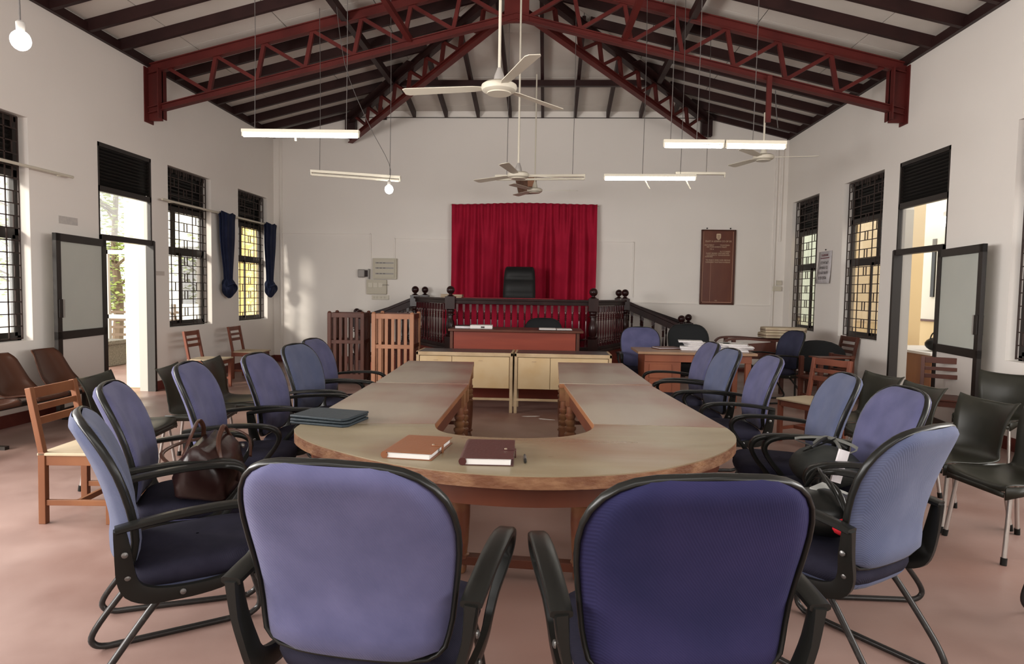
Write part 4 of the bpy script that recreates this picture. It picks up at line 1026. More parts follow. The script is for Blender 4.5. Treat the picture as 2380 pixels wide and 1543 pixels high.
for k in range(17):
    c = [(1.86, 8.52), (2.12, 8.50), (2.34, 8.60), (2.36, 8.38)][k % 4]; lv = k // 4
    o = empty('paper_bundle', (c[0] + rnd.uniform(-.05, .05), c[1] + rnd.uniform(-.04, .04), 0.7655 + lv * 0.0235), rnd.uniform(-0.35, 0.35), label='bundle of white papers in the untidy heap on the side desk', cat='papers', group='paper bundles on the side desk')
    MB().box((-0.15, -0.105, 0), (0.15, 0.105, 0.013)).build('sheets', paper, o, bevel=0.004)
    MB().box((-0.152, -0.10, 0.013), (0.140, 0.107, 0.0225)).build('top_sheets', pages, o, bevel=0.003)
o = empty('brown_folder', (1.53, 8.60, 0.7655), 0.3, label='worn brown folder at the left end of the papers on the side desk', cat='folder')
MB().box((-0.16, -0.11, 0), (0.16, 0.11, 0.010)).build('back_cover', tabwood, o, bevel=0.002); MB().box((-0.15, -0.10, 0.010), (0.14, 0.10, 0.020)).build('sheets', paper, o); MB().box((-0.16, -0.11, 0.020), (0.15, 0.11, 0.024)).build('front_cover', darkteak, o)

# ================================================================== DAIS
DZ = 0.56
FL, FR, BL, BR = (-1.535, 10.50), (0.712, 10.50), (-2.40, 12.0), (1.375, 12.0)
DS = empty('dais', (-0.43, 11.5, 0), label='raised wooden judge platform in front of the far wall', cat='platform')
R = lambda p: (p[0] + 0.43, p[1] - 11.5)
base = [R(p) for p in (FL, FR, BR, (BR[0], YB - 0.002), (BL[0], YB - 0.002), BL)]
big = [(p[0] * 1.035, p[1] * 1.035 if p[1] < 1 else p[1]) for p in base]
MB().prism(base, 0.0, DZ - 0.05).build('dais_body', daisred, DS, smooth=False)
MB().prism(big, DZ - 0.05, DZ).build('dais_deck', mahog, DS, smooth=False, bevel=0.004)
MB().prism([(p[0] * 1.02, p[1] * 1.02 if p[1] < 1 else p[1]) for p in base], 0.0, 0.12).build('plinth', mahog, DS, smooth=False)
for s_, X0 in ((-1, BL[0]), (1, BR[0])):
    st = empty('dais_stairs', (X0, 12.5, 0), label='wooden steps up to the %s side of the dais along the far wall' % ('left' if s_ < 0 else 'right'), cat='stairs', group='dais steps')
    for k in range(3):
        a, b_ = sorted((s_ * 0.045, s_ * 0.35 * (3 - k)))
        MB().box((a, -0.46, 0 if k == 0 else DZ * k / 4), (b_, 0.53, DZ * (k + 1) / 4)).build('step', daisred, st, smooth=False, bevel=0.004)
def newel_mesh(H):
    m = MB(); m.cb((0, 0, 0.09), (0.16, 0.16, 0.18))
    m.lathe([(0.065, 0.18), (0.078, 0.20), (0.078, 0.215), (0.055, 0.23), (0.062, 0.26), (0.074, 0.33), (0.062, 0.42), (0.045, H - 0.36), (0.045, H - 0.30), (0.068, H - 0.29), (0.068, H - 0.275), (0.05, H - 0.265), (0.058, H - 0.24), (0.068, H - 0.235), (0.068, H - 0.22), (0.05, H - 0.20)], n=14)
    m.cb((0, 0, H - 0.10), (0.155, 0.155, 0.20))
    m.lathe([(0.072, H), (0.055, H + 0.012), (0.026, H + 0.03), (0.024, H + 0.045)], n=14); m.ball((0, 0, H + 0.10), 0.066, 16)
    return m
def bal_mesh(H):
    return MB().cb((0, 0, 0.045), (0.036, 0.036, 0.09)).lathe([(0.016, 0.09), (0.020, 0.10), (0.012, 0.115), (0.020, 0.13), (0.012, 0.145), (0.019, 0.165), (0.011, 0.19), (0.014, 0.22), (0.018, 0.27), (0.013, H - 0.27), (0.011, H - 0.235),
        (0.020, H - 0.225), (0.012, H - 0.21), (0.020, H - 0.195), (0.012, H - 0.18), (0.020, H - 0.165), (0.012, H - 0.15), (0.020, H - 0.135), (0.014, H - 0.12), (0.014, H - 0.10)], n=8).cb((0, 0, H - 0.05), (0.036, 0.036, 0.10))
RZ = 1.355 - DZ
BA = empty('dais_balustrade', (-0.43, 11.5, DZ), label='dark turned-baluster railing with ball-topped posts around the judge dais', cat='railing')
nw = newel_mesh(RZ + 0.02).build('newel_post', mahog, BA); q = R(FL); nw.location = (q[0], q[1] + 0.0, 0)
for p in (FR, BL, BR): q = R(p); inst(nw, BA, (q[0], q[1], 0))
bl = bal_mesh(RZ - 0.10).build('baluster', mahog2, BA)
first = True
for A, B, n in ((FL, FR, 20), (FL, BL, 12), (FR, BR, 12)):
    A = Vector(R(A)).to_3d(); B = Vector(R(B)).to_3d(); d = (B - A).normalized(); ang = math.atan2(d.y, d.x)
    MB().beam(A + Vector((0, 0, RZ - 0.02)), B + Vector((0, 0, RZ - 0.02)), 0.10, 0.035).build('handrail', railwood, BA, smooth=False, bevel=0.006)
    MB().beam(A + Vector((0, 0, RZ - 0.065)), B + Vector((0, 0, RZ - 0.065)), 0.05, 0.06).build('top_rail', railwood, BA, smooth=False, bevel=0.004)
    MB().beam(A + Vector((0, 0, 0.025)), B + Vector((0, 0, 0.025)), 0.07, 0.05).build('bottom_rail', railwood, BA, smooth=False, bevel=0.004)
    for k in range(n):
        p = A.lerp(B, (k + 1) / (n + 1)); p.z = 0.0
        if first: bl.location = p; bl.rotation_euler = (0, 0, ang); first = False
        else: inst(bl, BA, p, (0, 0, ang))
# stair railings
for s_, X0, X1 in ((-1, BL[0], -3.42), (1, BR[0], 2.38)):
    for j, yy in enumerate((12.0, 12.93)):
        sr = empty('stair_railing', (X0, yy, 0), label='sloping dark stair railing at the %s of the dais, %s' % (('left' if s_ < 0 else 'right'), ('on the room side', 'against the wall')[j]), cat='railing', group='stair railings of the dais')
        Lx = X1 - X0 + (0.30 * s_ if j else 0)
        if j:
            q = inst(nw, sr, (s_ * -0.02 + 0.0, -0.07, DZ)); Lx -= 0.0
        lo = newel_mesh(0.93).build('newel_post', mahog, sr); lo.location = (Lx, -0.07 if j else 0, 0)
        p0 = Vector((0, -0.07 if j else 0, 1.33)); p1 = Vector((Lx, -0.07 if j else 0, 0.90))
        MB().beam(p0, p1, 0.08, 0.05).build('handrail', railwood, sr, smooth=False, bevel=0.005)
        MB().beam(p0 - Vector((0, 0, 0.08)), p1 - Vector((0, 0, 0.08)), 0.05, 0.10).build('top_rail', railwood, sr, smooth=False, bevel=0.004)
        MB().beam(p0 - Vector((0, 0, 0.78)), p1 - Vector((0, 0, 0.78)), 0.06, 0.06).build('bottom_rail', railwood, sr, smooth=False, bevel=0.004)
        for k in range(5):
            t = (k + 0.7) / 5.4; z1 = p0.z + (p1.z - p0.z) * t - 0.10
            bb = bal_mesh(0.70).build('baluster', mahog, sr); bb.location = (Lx * t, p0.y, z1 - 0.70)
            bb.scale = (1.25, 1.25, 1)
# judge's bench draped in red
JB = empty('judge_bench', (-0.45, 11.15, DZ), label='judge bench draped in crimson cloth behind the balustrade', cat='bench')
MB().box((-1.00, -0.28, 0), (0.98, 0.30, 0.76)).build('cloth_skirt', redcloth, JB, smooth=False)
MB().box((-0.95, -0.40, 0.765), (0.55, 0.32, 0.80)).build('bench_top', mat('red_bench_top', (0.24, 0.018, 0.028), 0.3), JB, smooth=False, bevel=0.004)
for k in range(3):
    o = empty('law_book', (-1.66, 11.55, 1.30 + 0.035 * k), 0.03 * (k - 1), label='flat pale brown ledger, %s of the small pile left of the judge bench' % ('lowest', 'middle one', 'topmost')[k], cat='book', group='ledgers beside the judge bench')
    MB().box((-0.19, -0.13, 0), (0.19, 0.13, 0.004)).build('cover', rawtop, o); MB().box((-0.18, -0.125, 0.004), (0.18, 0.125, 0.028)).build('page_block', strawm, o); MB().box((-0.19, -0.13, 0.028), (0.19, 0.13, 0.034)).build('cover', teak2, o)
o = empty('book_stand', (-1.66, 11.55, DZ), label='small dark stand holding the pile of ledgers on the dais', cat='stand')
MB().box((-0.2, -0.14, 0.715), (0.2, 0.14, 0.739)).build('stand_top', mahog, o); MB().cb((0, 0, 0.36), (0.3, 0.2, 0.71)).build('stand_body', redcloth, o)
# judge's chair
JC = empty('judge_chair', (-0.52, 12.02, DZ), label='high-backed black leather chair behind the judge bench, against the crimson curtain', cat='chair')
rows = []
for z, hh, t in ((0.50, 0.24, 0.05), (0.56, 0.27, 0.07), (0.72, 0.292, 0.085), (0.80, 0.294, 0.08), (0.86, 0.295, 0.062), (0.90, 0.295, 0.085), (1.02, 0.290, 0.09), (1.11, 0.286, 0.078), (1.14, 0.285, 0.062), (1.18, 0.282, 0.085), (1.26, 0.276, 0.09), (1.33, 0.262, 0.07), (1.36, 0.235, 0.03)):
    y = 0.02 + (z - 0.5) * 0.16; r = []
    for k in range(28):
        a = 2 * PI * k / 28; c, s_ = math.cos(a), math.sin(a)
        r.append((math.copysign(abs(c) ** 0.45, c) * hh, y + math.copysign(abs(s_) ** 0.8, s_) * t, z))
    rows.append(r)
m = MB().grid(rows, closed_u=True); n = len(m.v); m.f.append(tuple(range(n - 28, n))); m.build('backrest', leather, JC, ang=80)
MB().cb((0, -0.22, 0.47), (0.54, 0.52, 0.12)).build('seat_cushion', leather, JC, bevel=0.03)
for s_ in (-1, 1): MB().tube(catmull([(s_ * 0.30, 0.02, 0.52), (s_ * 0.32, -0.02, 0.66), (s_ * 0.32, -0.3, 0.68), (s_ * 0.30, -0.36, 0.5), (s_ * 0.26, -0.25, 0.42)], 4), 1, rr=[(0.03, 0.018)] * 17).build('armrest', blackpl, JC)
MB().lathe([(0.03, 0.06), (0.03, 0.42)], (0, -0.2, 0), 12).build('gas_column', blacktube, JC)
for k in range(5): MB().beam((0, -0.2, 0.07), (0.28 * math.cos(k * 1.2566), -0.2 + 0.28 * math.sin(k * 1.2566), 0.03), 0.05, 0.03).build('base_leg', blackpl, JC, bevel=0.004)

# crimson curtain
CU = empty('crimson_curtain', (-0.486, YB - 0.15, 0), label='tall crimson pleated curtain hanging on the far wall behind the judge', cat='curtain')
rows = []; NX = 300; wC = 1.395
rr_ = random.Random(11); ph = [rr_.uniform(0, 6.28) for _ in range(6)]
for j in range(27):
    v = j / 26; z = 3.155 - v * 2.58; r = []; fl_ = smoothstep(0.05, 0.35, v)
    for i in range(NX + 1):
        u = -1 + 2 * i / NX; s_ = u * PI
        base_ = 0.040 * math.sin(s_ * 21 + 0.8 * math.sin(s_ * 2 + ph[0]))
        big_ = 0.048 * math.sin(s_ * 10.5 + ph[1] + 1.3 * math.sin(s_ * 1.5 + ph[2]) + v * 0.5 * math.sin(s_ * 3)) + 0.026 * math.sin(s_ * 17 + ph[3] + v)
        hdr = 0.010 * abs(math.sin(s_ * 21)) ** 0.5
        sag = 0.014 * (1 - v) * math.cos(u * PI) * (1 - smoothstep(0, 0.1, v)) + 0.01 * u * (1 - smoothstep(0, 0.1, v))
        r.append((u * wC + 0.012 * math.sin(v * 5 + s_ * 4) * v, (1 - fl_) * (base_ * 0.8 + hdr) + fl_ * (1.35 * big_ + 0.35 * base_), z + sag))
    rows.append(r)
MB().grid(rows).build('drape', redcloth, CU, solid=0.004, ang=180)
MB().tube([(-wC - 0.03, 0.055, 3.13), (wC + 0.03, 0.055, 3.13)], 0.014, 8).build('curtain_rail', ivory, CU)
for x in (-wC, 0, wC): MB().box((x - 0.01, 0.05, 3.11), (x + 0.01, 0.148, 3.15)).build('bracket', ivory, CU, smooth=False)

# ================================================================== WALL FITTINGS
# honour board
HB = empty('honour_board', (3.235, YB, 1.29), label='tall varnished wooden board with a crest and gold lettering on the far wall', cat='board')
MB().box((-0.31, -0.03, 0), (0.31, -0.002, 1.41)).build('panel', boardwood, HB, smooth=False)
for a, b_ in (((-0.325, -0.045, 0), (-0.295, -0.002, 1.42)), ((0.295, -0.045, 0), (0.325, -0.002, 1.42)), ((-0.325, -0.045, -0.01), (0.325, -0.002, 0.025)), ((-0.325, -0.045, 1.395), (0.325, -0.002, 1.42))):
    MB().box(a, b_).build('frame_strip', tabwood, HB, smooth=False, bevel=0.006)
for a, b_ in (((-0.290, -0.036, 0.03), (-0.280, -0.03, 1.385)), ((0.272, -0.036, 0.03), (0.282, -0.03, 1.385)), ((-0.29, -0.036, 0.03), (0.28, -0.03, 0.042)), ((-0.135, -0.034, 0.04), (-0.130, -0.03, 0.84))):
    MB().box(a, b_).build('pale_bead', mat('pale_bead', (0.42, 0.22, 0.15), 0.4), HB, smooth=False)
for x in (-0.22, 0.22): MB().ball((x, -0.02, 1.445), 0.014, 8).build('hook', ink, HB)
def text(s, parent, loc, size, m, rot=(PI / 2, 0, 0), name='lettering', sx=1.0, ax='CENTER'):
    c = bpy.data.curves.new(name, 'FONT'); c.body = s; c.size = size; c.extrude = 0.0008; c.align_x = ax; c.materials.append(m)
    t_ = bpy.data.objects.new(name, c); COL.objects.link(t_); dg = bpy.context.evaluated_depsgraph_get()
    me = bpy.data.meshes.new_from_object(t_.evaluated_get(dg)); bpy.data.objects.remove(t_)
    me.name = name; o = bpy.data.objects.new(name, me); COL.objects.link(o); o.parent = parent; o.location = loc; o.rotation_euler = rot; o.scale = (sx, 1, 1); return o
cr = MB().prism([(-0.042, 0.05), (-0.03, 0.06), (0.03, 0.06), (0.042, 0.05), (0.042, -0.02), (0.022, -0.05), (0, -0.058), (-0.022, -0.05), (-0.042, -0.02)], 0, 0.003, Matrix.Translation((0.0, -0.032, 1.285)) @ Matrix.Rotation(PI / 2, 4, 'X'))
cr = cr.build('crest', gold, HB, smooth=False)
for z in (0.028, 0.0, -0.026): MB().box((-0.024, -0.0365, 1.285 + z - 0.004), (0.024, -0.0355, 1.285 + z + 0.004)).build('crest_line', boardwood, cr, smooth=False)
for s, x, z, sz in (('DLAY A LIDERN CO OF DS', 0.0, 1.185, 0.046), ('ENCUMBENT', -0.17, 1.115, 0.034), ('TOURCENDS', 0.12, 1.115, 0.034), ('DUE TUOR DOMESTIC PUBLIST', -0.03, 1.08, 0.034), ('STB. A.', -0.12, 1.04, 0.030),
                   ('SA TI CURBED', 0.13, 0.995, 0.034), ('FLUENT REDNOS  ONFTURED BERE', -0.01, 0.96, 0.034), ('CUSTODIRECTS  TUDRHDNEHURES', 0.0, 0.925, 0.034), ('- RUNCENS', -0.18, 0.895, 0.034),
                   ('TEE ERNEUC BORD NOER SIREVING', 0.0, 0.83, 0.036), ('EURSEURED TAOFTEND PUVEREND', 0.0, 0.79, 0.036), ('1958', -0.02, 0.06, 0.026)):
    text(s, HB, (x, -0.0335, z), sz, gold, sx=0.80 if len(s) > 22 else 0.9)
# distribution boards
DB = empty('distribution_board', (-3.205, YB, 1.675), label='ivory distribution board with three rows of breakers on the far wall', cat='electrical box')
MB().box((-0.235, -0.075, 0), (0.235, -0.002, 0.405)).build('enclosure', ivorypl, DB, smooth=False, bevel=0.006)
MB().box((-0.20, -0.088, 0.03), (0.20, -0.075, 0.375)).build('cover', ivorypl, DB, smooth=False, bevel=0.004)
for z in (0.09, 0.20, 0.30):
    MB().box((-0.18, -0.092, z), (0.18, -0.088, z + 0.028)).build('breaker_slot', greybox, DB, smooth=False)
    for k in range(9): MB().box((-0.175 + k * 0.022, -0.096, z + 0.008), (-0.163 + k * 0.022, -0.092, z + 0.020)).build('breaker', ink if k % 3 else greybox, DB, smooth=False)
SB = empty('electrical_panel', (-3.37, YB, 1.375), label='ivory switch panel with three square plates below the distribution board', cat='electrical box')
MB().box((-0.20, -0.06, 0), (0.20, -0.002, 0.285)).build('enclosure', ivorypl, SB, smooth=False, bevel=0.008)
for x in (-0.12, -0.02, 0.08): MB().box((x - 0.042, -0.068, 0.13), (x + 0.042, -0.06, 0.225)).build('switch_plate', ivory, SB, smooth=False, bevel=0.003)
MB().tube(catmull([(0.12, -0.065, 0.18), (0.20, -0.07, 0.185), (0.25, -0.06, 0.18)], 3), 0.004, 5).build('loose_wire', wirem, SB)
o = empty('socket_strip', (-3.30, YB, 1.27), label='long ivory socket strip under the switch panel', cat='socket'); MB().box((-0.17, -0.03, 0), (0.17, -0.002, 0.085)).build('plate', ivory, o, bevel=0.003)
for x in (-0.12, -0.06, 0.02, 0.09): MB().box((x - 0.012, -0.034, 0.025), (x + 0.012, -0.03, 0.06)).build('rocker', ivorypl, o)
o = empty('isolator_switch', (-3.63, YB, 1.70), label='grey isolator box with a black lever left of the distribution board', cat='electrical box')
MB().box((-0.11, -0.09, 0), (0.03, -0.03, 0.16)).build('case', greybox, o, bevel=0.02); MB().box((0.03, -0.08, 0.02), (0.10, -0.03, 0.14)).build('lever_housing', ink, o, bevel=0.004); MB().box((0.10, -0.10, -0.03), (0.12, -0.002, 0.17)).build('bracket', greybox, o)
# conduits (surface trunking)
def trunk(name, pts, r=0.012):
    m = MB()
    for p, q in zip(pts, pts[1:]): m.beam(p, q, 2 * r, 2 * r, (0, 1, 0) if abs(p[0] - q[0]) < 0.01 and abs(p[1] - q[1]) < .01 else (0, 0, 1))
    tag(m.build(name, wallm, smooth=False), kind='structure')
yb = YB - 0.012
trunk('trim_1', [(XL + 0.02, yb, 2.56), (-3.50, yb, 2.56), (-3.50, yb, 2.08)])
trunk('trim_2', [(-3.02, yb, 2.08), (-3.02, yb, 2.48), (-1.88, yb, 2.47)])
trunk('trim_3', [(0.93, yb, 2.465), (1.63, yb, 2.46), (1.63, yb, 1.40)])
trunk('trim_4', [(1.63, yb, 1.30), (4.28, yb, 1.28)])
trunk('trim_5', [(4.28, yb, 0.9), (4.28, yb, 4.40)], 0.02)
trunk('trim_6', [(4.38, yb, 2.5), (4.38, yb, 4.38)], 0.018)
trunk('trim_7', [(XL + 0.16, yb, 0.2), (XL + 0.16, yb, 4.40)], 0.02)
o = empty('switch_box', (4.35, YB, 1.56), label='small ivory double switch box in the far right corner', cat='switch'); MB().box((-0.07, -0.05, 0), (0.09, -0.002, 0.09)).build('plate', ivory, o, bevel=0.004); MB().box((0.0, -0.05, 0.11), (0.09, -0.002, 0.20)).build('upper_plate', ivory, o, bevel=0.004)
o = empty('rusty_plate', (-0.46, YB, 3.34), label='rusty tin plate with flaking marks above the crimson curtain', cat='plate')
MB().prism([(-0.22, 0.34), (0.19, 0.36), (0.20, 0.02), (-0.14, 0.0)], 0, 0.012, Matrix.Translation((0, -0.01, 0)) @ Matrix.Rotation(PI / 2, 4, 'X')).build('plate', rust, o, smooth=False)
MB().box((0.03, -0.030, 0.16), (0.18, -0.022, 0.34)).build('brown_square', teak2, o, smooth=False)
o = empty('wall_bracket', (-3.28, YB, 4.76), label='small dark bracket at the top of the far wall near the left hip truss', cat='bracket'); MB().box((-0.09, -0.04, 0), (0.09, -0.002, 0.07)).build('bar', brown, o, smooth=False); MB().box((-0.09, -0.04, -0.03), (-0.06, -0.002, 0)).build('lip', brown, o, smooth=False)
# calendar on the right wall
CA = empty('wall_calendar', (XR, 11.15, 1.68), label='paper wall calendar hanging between the two windows of the right wall', cat='calendar')
rows = [[(-0.012 - 0.05 * (1 - v) ** 2 * (0.6 + 0.4 * u), (u - 0.5) * 0.50 , v * 0.52) for u in (0, 0.25, 0.5, 0.75, 1)] for v in (0, 0.15, 0.3, 0.5, 0.7, 1)]
MB().grid(rows).build('sheet', paper, CA, solid=0.004); MB().ball((-0.01, 0.0, 0.545), 0.012, 8).build('nail', ink, CA)
cr_ = (PI / 2, 0, -PI / 2)
text('CALENDAR', CA, (-0.022, 0.0, 0.44), 0.05, inkred, cr_); MB().box((-0.020, -0.17, 0.405), (-0.018, 0.17, 0.418)).build('rule', inkred, CA)
for r_, s in enumerate(('1 2 3 4 5 6 7', '8 9 10 11 12', '15 16 17 18 19', '22 23  25 26')): text(s, CA, (-0.026 - 0.009 * r_, 0.0, 0.315 - r_ * 0.082), 0.062, ink, cr_, 'numerals', 0.95)
o = empty('paper_notice', (XL, 7.35, 2.14), label='faded paper label stuck on the left wall above the open door leaf', cat='label'); MB().box((0.001, -0.15, 0), (0.004, 0.15, 0.085)).build('paper', mat('faded_paper', (0.50, 0.47, 0.45), 0.8, (0.58, 0.54, 0.50), 30), o)
o = empty('outline_label', (XL, 9.14, 1.61), label='small faded outline label left of the left window above the wooden chair', cat='label'); MB().box((0.001, -0.10, 0), (0.003, 0.10, 0.06)).build('paper', mat('faded_outline', (0.58, 0.53, 0.48), 0.8), o)
# curtain rails and tied navy curtains
for k, (a, b_) in enumerate(((3.2, 7.32), (9.06, 12.95))):
    o = empty('wall_curtain_rail', (XL + 0.09, a, 2.665), label=('white curtain rail on the left wall, ending beside the door', 'white curtain rail on the left wall carrying the navy curtains')[k], cat='curtain rail')
    MB().tube([(0, 0, 0), (0, b_ - a, 0)], 0.016, 10).build('rail', ivory, o)
    for t in (0.08, 0.5, 0.97): MB().box((-0.088, (b_ - a) * t - 0.01, -0.012), (0.0, (b_ - a) * t + 0.01, 0.012)).build('bracket', ivory, o)
def knot_curtain(y, lean, label, W0=0.25):
    T = empty('tied_curtain', (XL + 0.12, y, 2.68), label=label, cat='curtain', group='navy curtains tied in knots'); rows = []
    for j in range(22):
        v = j / 21; z = -1.13 * v; wY = W0 * (1 - 0.10 * smoothstep(0, 0.1, v) - 0.42 * smoothstep(0.25, 1.0, v)) ; wX = 0.065 * (1 - 0.25 * v); r = []
        for k in range(72):
            a = 2 * PI * k / 72; f = 1 + 0.16 * math.sin(a * 9 + 0.7 * math.sin(v * 4)) * (1 - 0.3 * v)
            r.append((wX * math.cos(a) * f, wY * math.sin(a) * f + lean * v, z + (0.02 * math.sin(a * 4) if j == 0 else 0)))
        rows.append(r)
    m = MB().grid(rows, closed_u=True); m.f.append(tuple(range(72))); m.build('drape', navy, T, ang=100)
    rows = []
    for j in range(17):
        v = j / 16; al = PI * v; r = []
        for k in range(48):
            a = 2 * PI * k / 48; f = 1 + 0.09 * math.sin(a * 5 + v * 9) + 0.05 * math.sin(a * 11 - v * 6)
            r.append((0.088 * max(0.03, math.sin(al)) ** 0.5 * math.cos(a) * f, 0.16 * max(0.03, math.sin(al)) ** 0.5 * math.sin(a) * f + lean + 0.03 * v, -1.03 - 0.37 * v))
        rows.append(r)
    m = MB().grid(rows, closed_u=True); m.build('knot', navy, T, ang=100)
    MB().tube(catmull([(0.03, lean - 0.12, -1.20), (0.09, lean, -1.16), (0.06, lean + 0.13, -1.24), (0.0, lean + 0.10, -1.34)], 4), 1, 8, rr=[(0.035, 0.014)] * 13).build('knot_fold', navy, T)
knot_curtain(10.88, 0.02, 'navy curtain tied in a knot between the two left windows', 0.23)
knot_curtain(12.60, -0.03, 'navy curtain tied in a knot in the far left corner', 0.22)

# ================================================================== LIGHT FITTINGS
def wire(parent, pts, r=0.004, name='wire'):
    return MB().tube(catmull(pts, 4) if len(pts) > 2 else pts, r, 5).build(name, wirem, parent)
def zroof(x, y):
    z = min(zside(x), zhip(y)) if y > YT else zside(x)
    return z - 0.02
def batten(x0, x1, y, z, z1, lit, label, wires=(0.1, 0.9), dy=0.0, fixt=True, group='suspended tube lights', y1=None):
    L = x1 - x0; T = empty('tube_light', (x0, y, z), math.atan2(dy, L), label=label, cat='lamp', group=group)
    sl = (z1 - z) / L
    m = MB(); m.beam((0, 0, 0.045), (L, 0, 0.045 + sl * L), 0.055, 0.034); m.build('batten', ivory, T, smooth=False, bevel=0.003)
    for x in (0.008, L - 0.008): MB().cb((x, 0, 0.015 + sl * x), (0.016, 0.032, 0.05)).build('end_holder', ivory, T, bevel=0.003)
    if lit is not None: MB().tube([(0.018, 0, 0), (L - 0.018, 0, sl * L)], 0.0165, 12).build('fluorescent_tube', tube_on if lit else ivory, T)
    for t in wires:
        xx = x0 + L * t; zz = zroof(xx, y) - z
        wire(T, [(L * t, 0, 0.06 + sl * L * t), (L * t + 0.01, 0.0, zz * 0.5), (L * t, 0, zz)])
    return T
t1 = batten(-3.19, -1.96, 6.85, 3.03, 3.02, True, 'lit fluorescent tube hanging on the left, nearest of the lit ones', (0.11, 0.89))
MB().tube([(0.56, 0.0, -0.005), (0.565, 0, -0.06)], 0.011, 8).build('starter', ivory, t1)
batten(1.10, 1.685, 6.70, 2.905, 2.903, True, 'lit short fluorescent tube on the right, left half of the front pair', (0.12, 0.55))
batten(1.70, 2.28, 6.70, 2.902, 2.896, True, 'lit short fluorescent tube on the right, right half of the front pair', (0.45,))
t3 = batten(0.69, 1.865, 8.75, 2.93, 2.935, True, 'lit fluorescent tube at the back right, farther than the front pair', (0.42, 0.83))
for x in (0.53, 1.05): MB().tube(catmull([(x, 0, -0.01), (x + 0.03, 0, -0.07), (x + 0.06, 0, -0.12)], 3), 0.008, 6).build('dangling_holder', ivory, t3)
batten(1.70, 2.37, 9.3, 3.06, 3.06, None, 'bare unlit batten behind the lit back right tube', (0.62,))
batten(-0.771, 0.487, 9.45, 3.03, 3.047, False, 'unlit tube light in the middle, just behind the second fan', (0.13, 0.86))
batten(-3.17, -1.965, 8.8, 2.97, 2.895, False, 'unlit tube light at the back left, one end sagging', (0.10, 0.88))
def bulb(x, y, z, r, label, pts, m=bulb_on):
    T = empty('light_bulb', (x, y, z), label=label, cat='lamp', group='bare hanging bulbs')
    MB().ball((0, 0, 0), r, 16, (1, 1, 1.08)).build('globe', m, T)
    MB().lathe([(r * 0.35, r * 0.9), (r * 0.42, r * 1.1), (r * 0.45, r * 1.9), (r * 0.25, r * 2.1)], n=12).build('lamp_holder', greybox, T)
    wire(T, [(p[0] - x, p[1] - y, p[2] - z) for p in pts])
    return T
bulb(-2.10, 8.72, 2.77, 0.055, 'bare lit bulb hanging under the sagging tube light at the back left', [(-2.10, 8.72, 2.87), (-2.10, 8.72, 3.10), (-2.35, 8.6, 3.6), (-2.62, 8.5, 4.3), (-2.72, 8.4, zroof(-2.72, 8.4))])
bulb(-2.43, 3.0, 2.565, 0.042, 'bare lit bulb hanging at the upper left corner, nearest the camera', [(-2.43, 3.0, 2.64), (-2.44, 3.0, 3.6), (-2.43, 3.0, zroof(-2.43, 3.0))])
for x, y, z, e in ((-2.57, 6.85, 2.97, 16), (1.7, 6.7, 2.86, 16), (1.28, 8.75, 2.88, 14), (-2.1, 8.72, 2.68, 5)):
    pass

# ================================================================== CEILING FANS
def fan(x, y, z, ztop, a0, R, rm, label, m=ivory, dirty=False):
    T = empty('ceiling_fan', (x, y, z), label=label, cat='fan', group='ceiling fans')
    k = rm / 0.15
    MB().lathe([(0.05 * k, -0.045 * k), (0.11 * k, -0.042 * k), (0.14 * k, -0.025 * k), (0.15 * k, 0.0), (0.145 * k, 0.018 * k), (0.12 * k, 0.035 * k), (0.05 * k, 0.045 * k)], n=28).build('motor_housing', m, T)
    MB().lathe([(0.10 * k, -0.052 * k), (0.10 * k, -0.043 * k)], n=28).build('bottom_cap', m, T)
    MB().lathe([(0.045 * k, 0.04 * k), (0.050 * k, 0.05 * k), (0.040 * k, 0.10 * k), (0.022, 0.145 * k), (0.018, 0.16 * k)], n=16).build('canopy', greybox if dirty else m, T)
    MB().tube([(0, 0, 0.12 * k), (0, 0, ztop - z)], 0.0125, 10).build('down_rod', m, T)
    for i in range(3):
        a = a0 + i * 2 * PI / 3
        M = Matrix.Rotation(a, 4, 'Z') @ Matrix.Rotation(0.16, 4, 'X')
        b_ = MB().prism([(0.10 * k, -0.02), (0.22, -0.05), (R - 0.03, -0.066), (R, -0.045), (R, 0.045), (R - 0.03, 0.060), (0.22, 0.045), (0.10 * k, 0.02)], -0.003, 0.003, M).build('blade', m, T, smooth=False)
    return T
fan(-0.442, 5.7, 3.165, zroof(-0.442, 5.7), math.radians(172), 0.84, 0.152, 'ivory ceiling fan in front, nearest the camera, with a cracked canopy', dirty=True)
fan(-0.405, 8.6, 2.945, zroof(-0.405, 8.6), math.radians(20), 0.78, 0.142, 'ivory ceiling fan in the middle, hanging on the longest rod', dirty=True)
fan(-0.252, 11.3, 3.165, zroof(-0.252, 11.3) - 0.2, math.radians(0), 0.72, 0.132, 'small ivory ceiling fan at the back, above the crimson curtain')
fan(2.73, 8.85, 3.235, 3.80, math.radians(-8), 0.66, 0.133, 'ivory ceiling fan at the right, behind the lit tube pair')
o = empty('fan_hanger', (2.76, 8.82, 3.72), label='red steel hanger below the roof truss holding the right fan', cat='hanger')
MB().box((-0.03, -0.02, -0.05), (0.03, 0.02, 0.53)).build('strap', redsteel, o, smooth=False); MB().tube(catmull([(0.08, 0, 0.35), (0.10, 0, 0.1), (0.13, 0, -0.12)], 3), 0.006, 6).build('loose_wire', wirem, o)

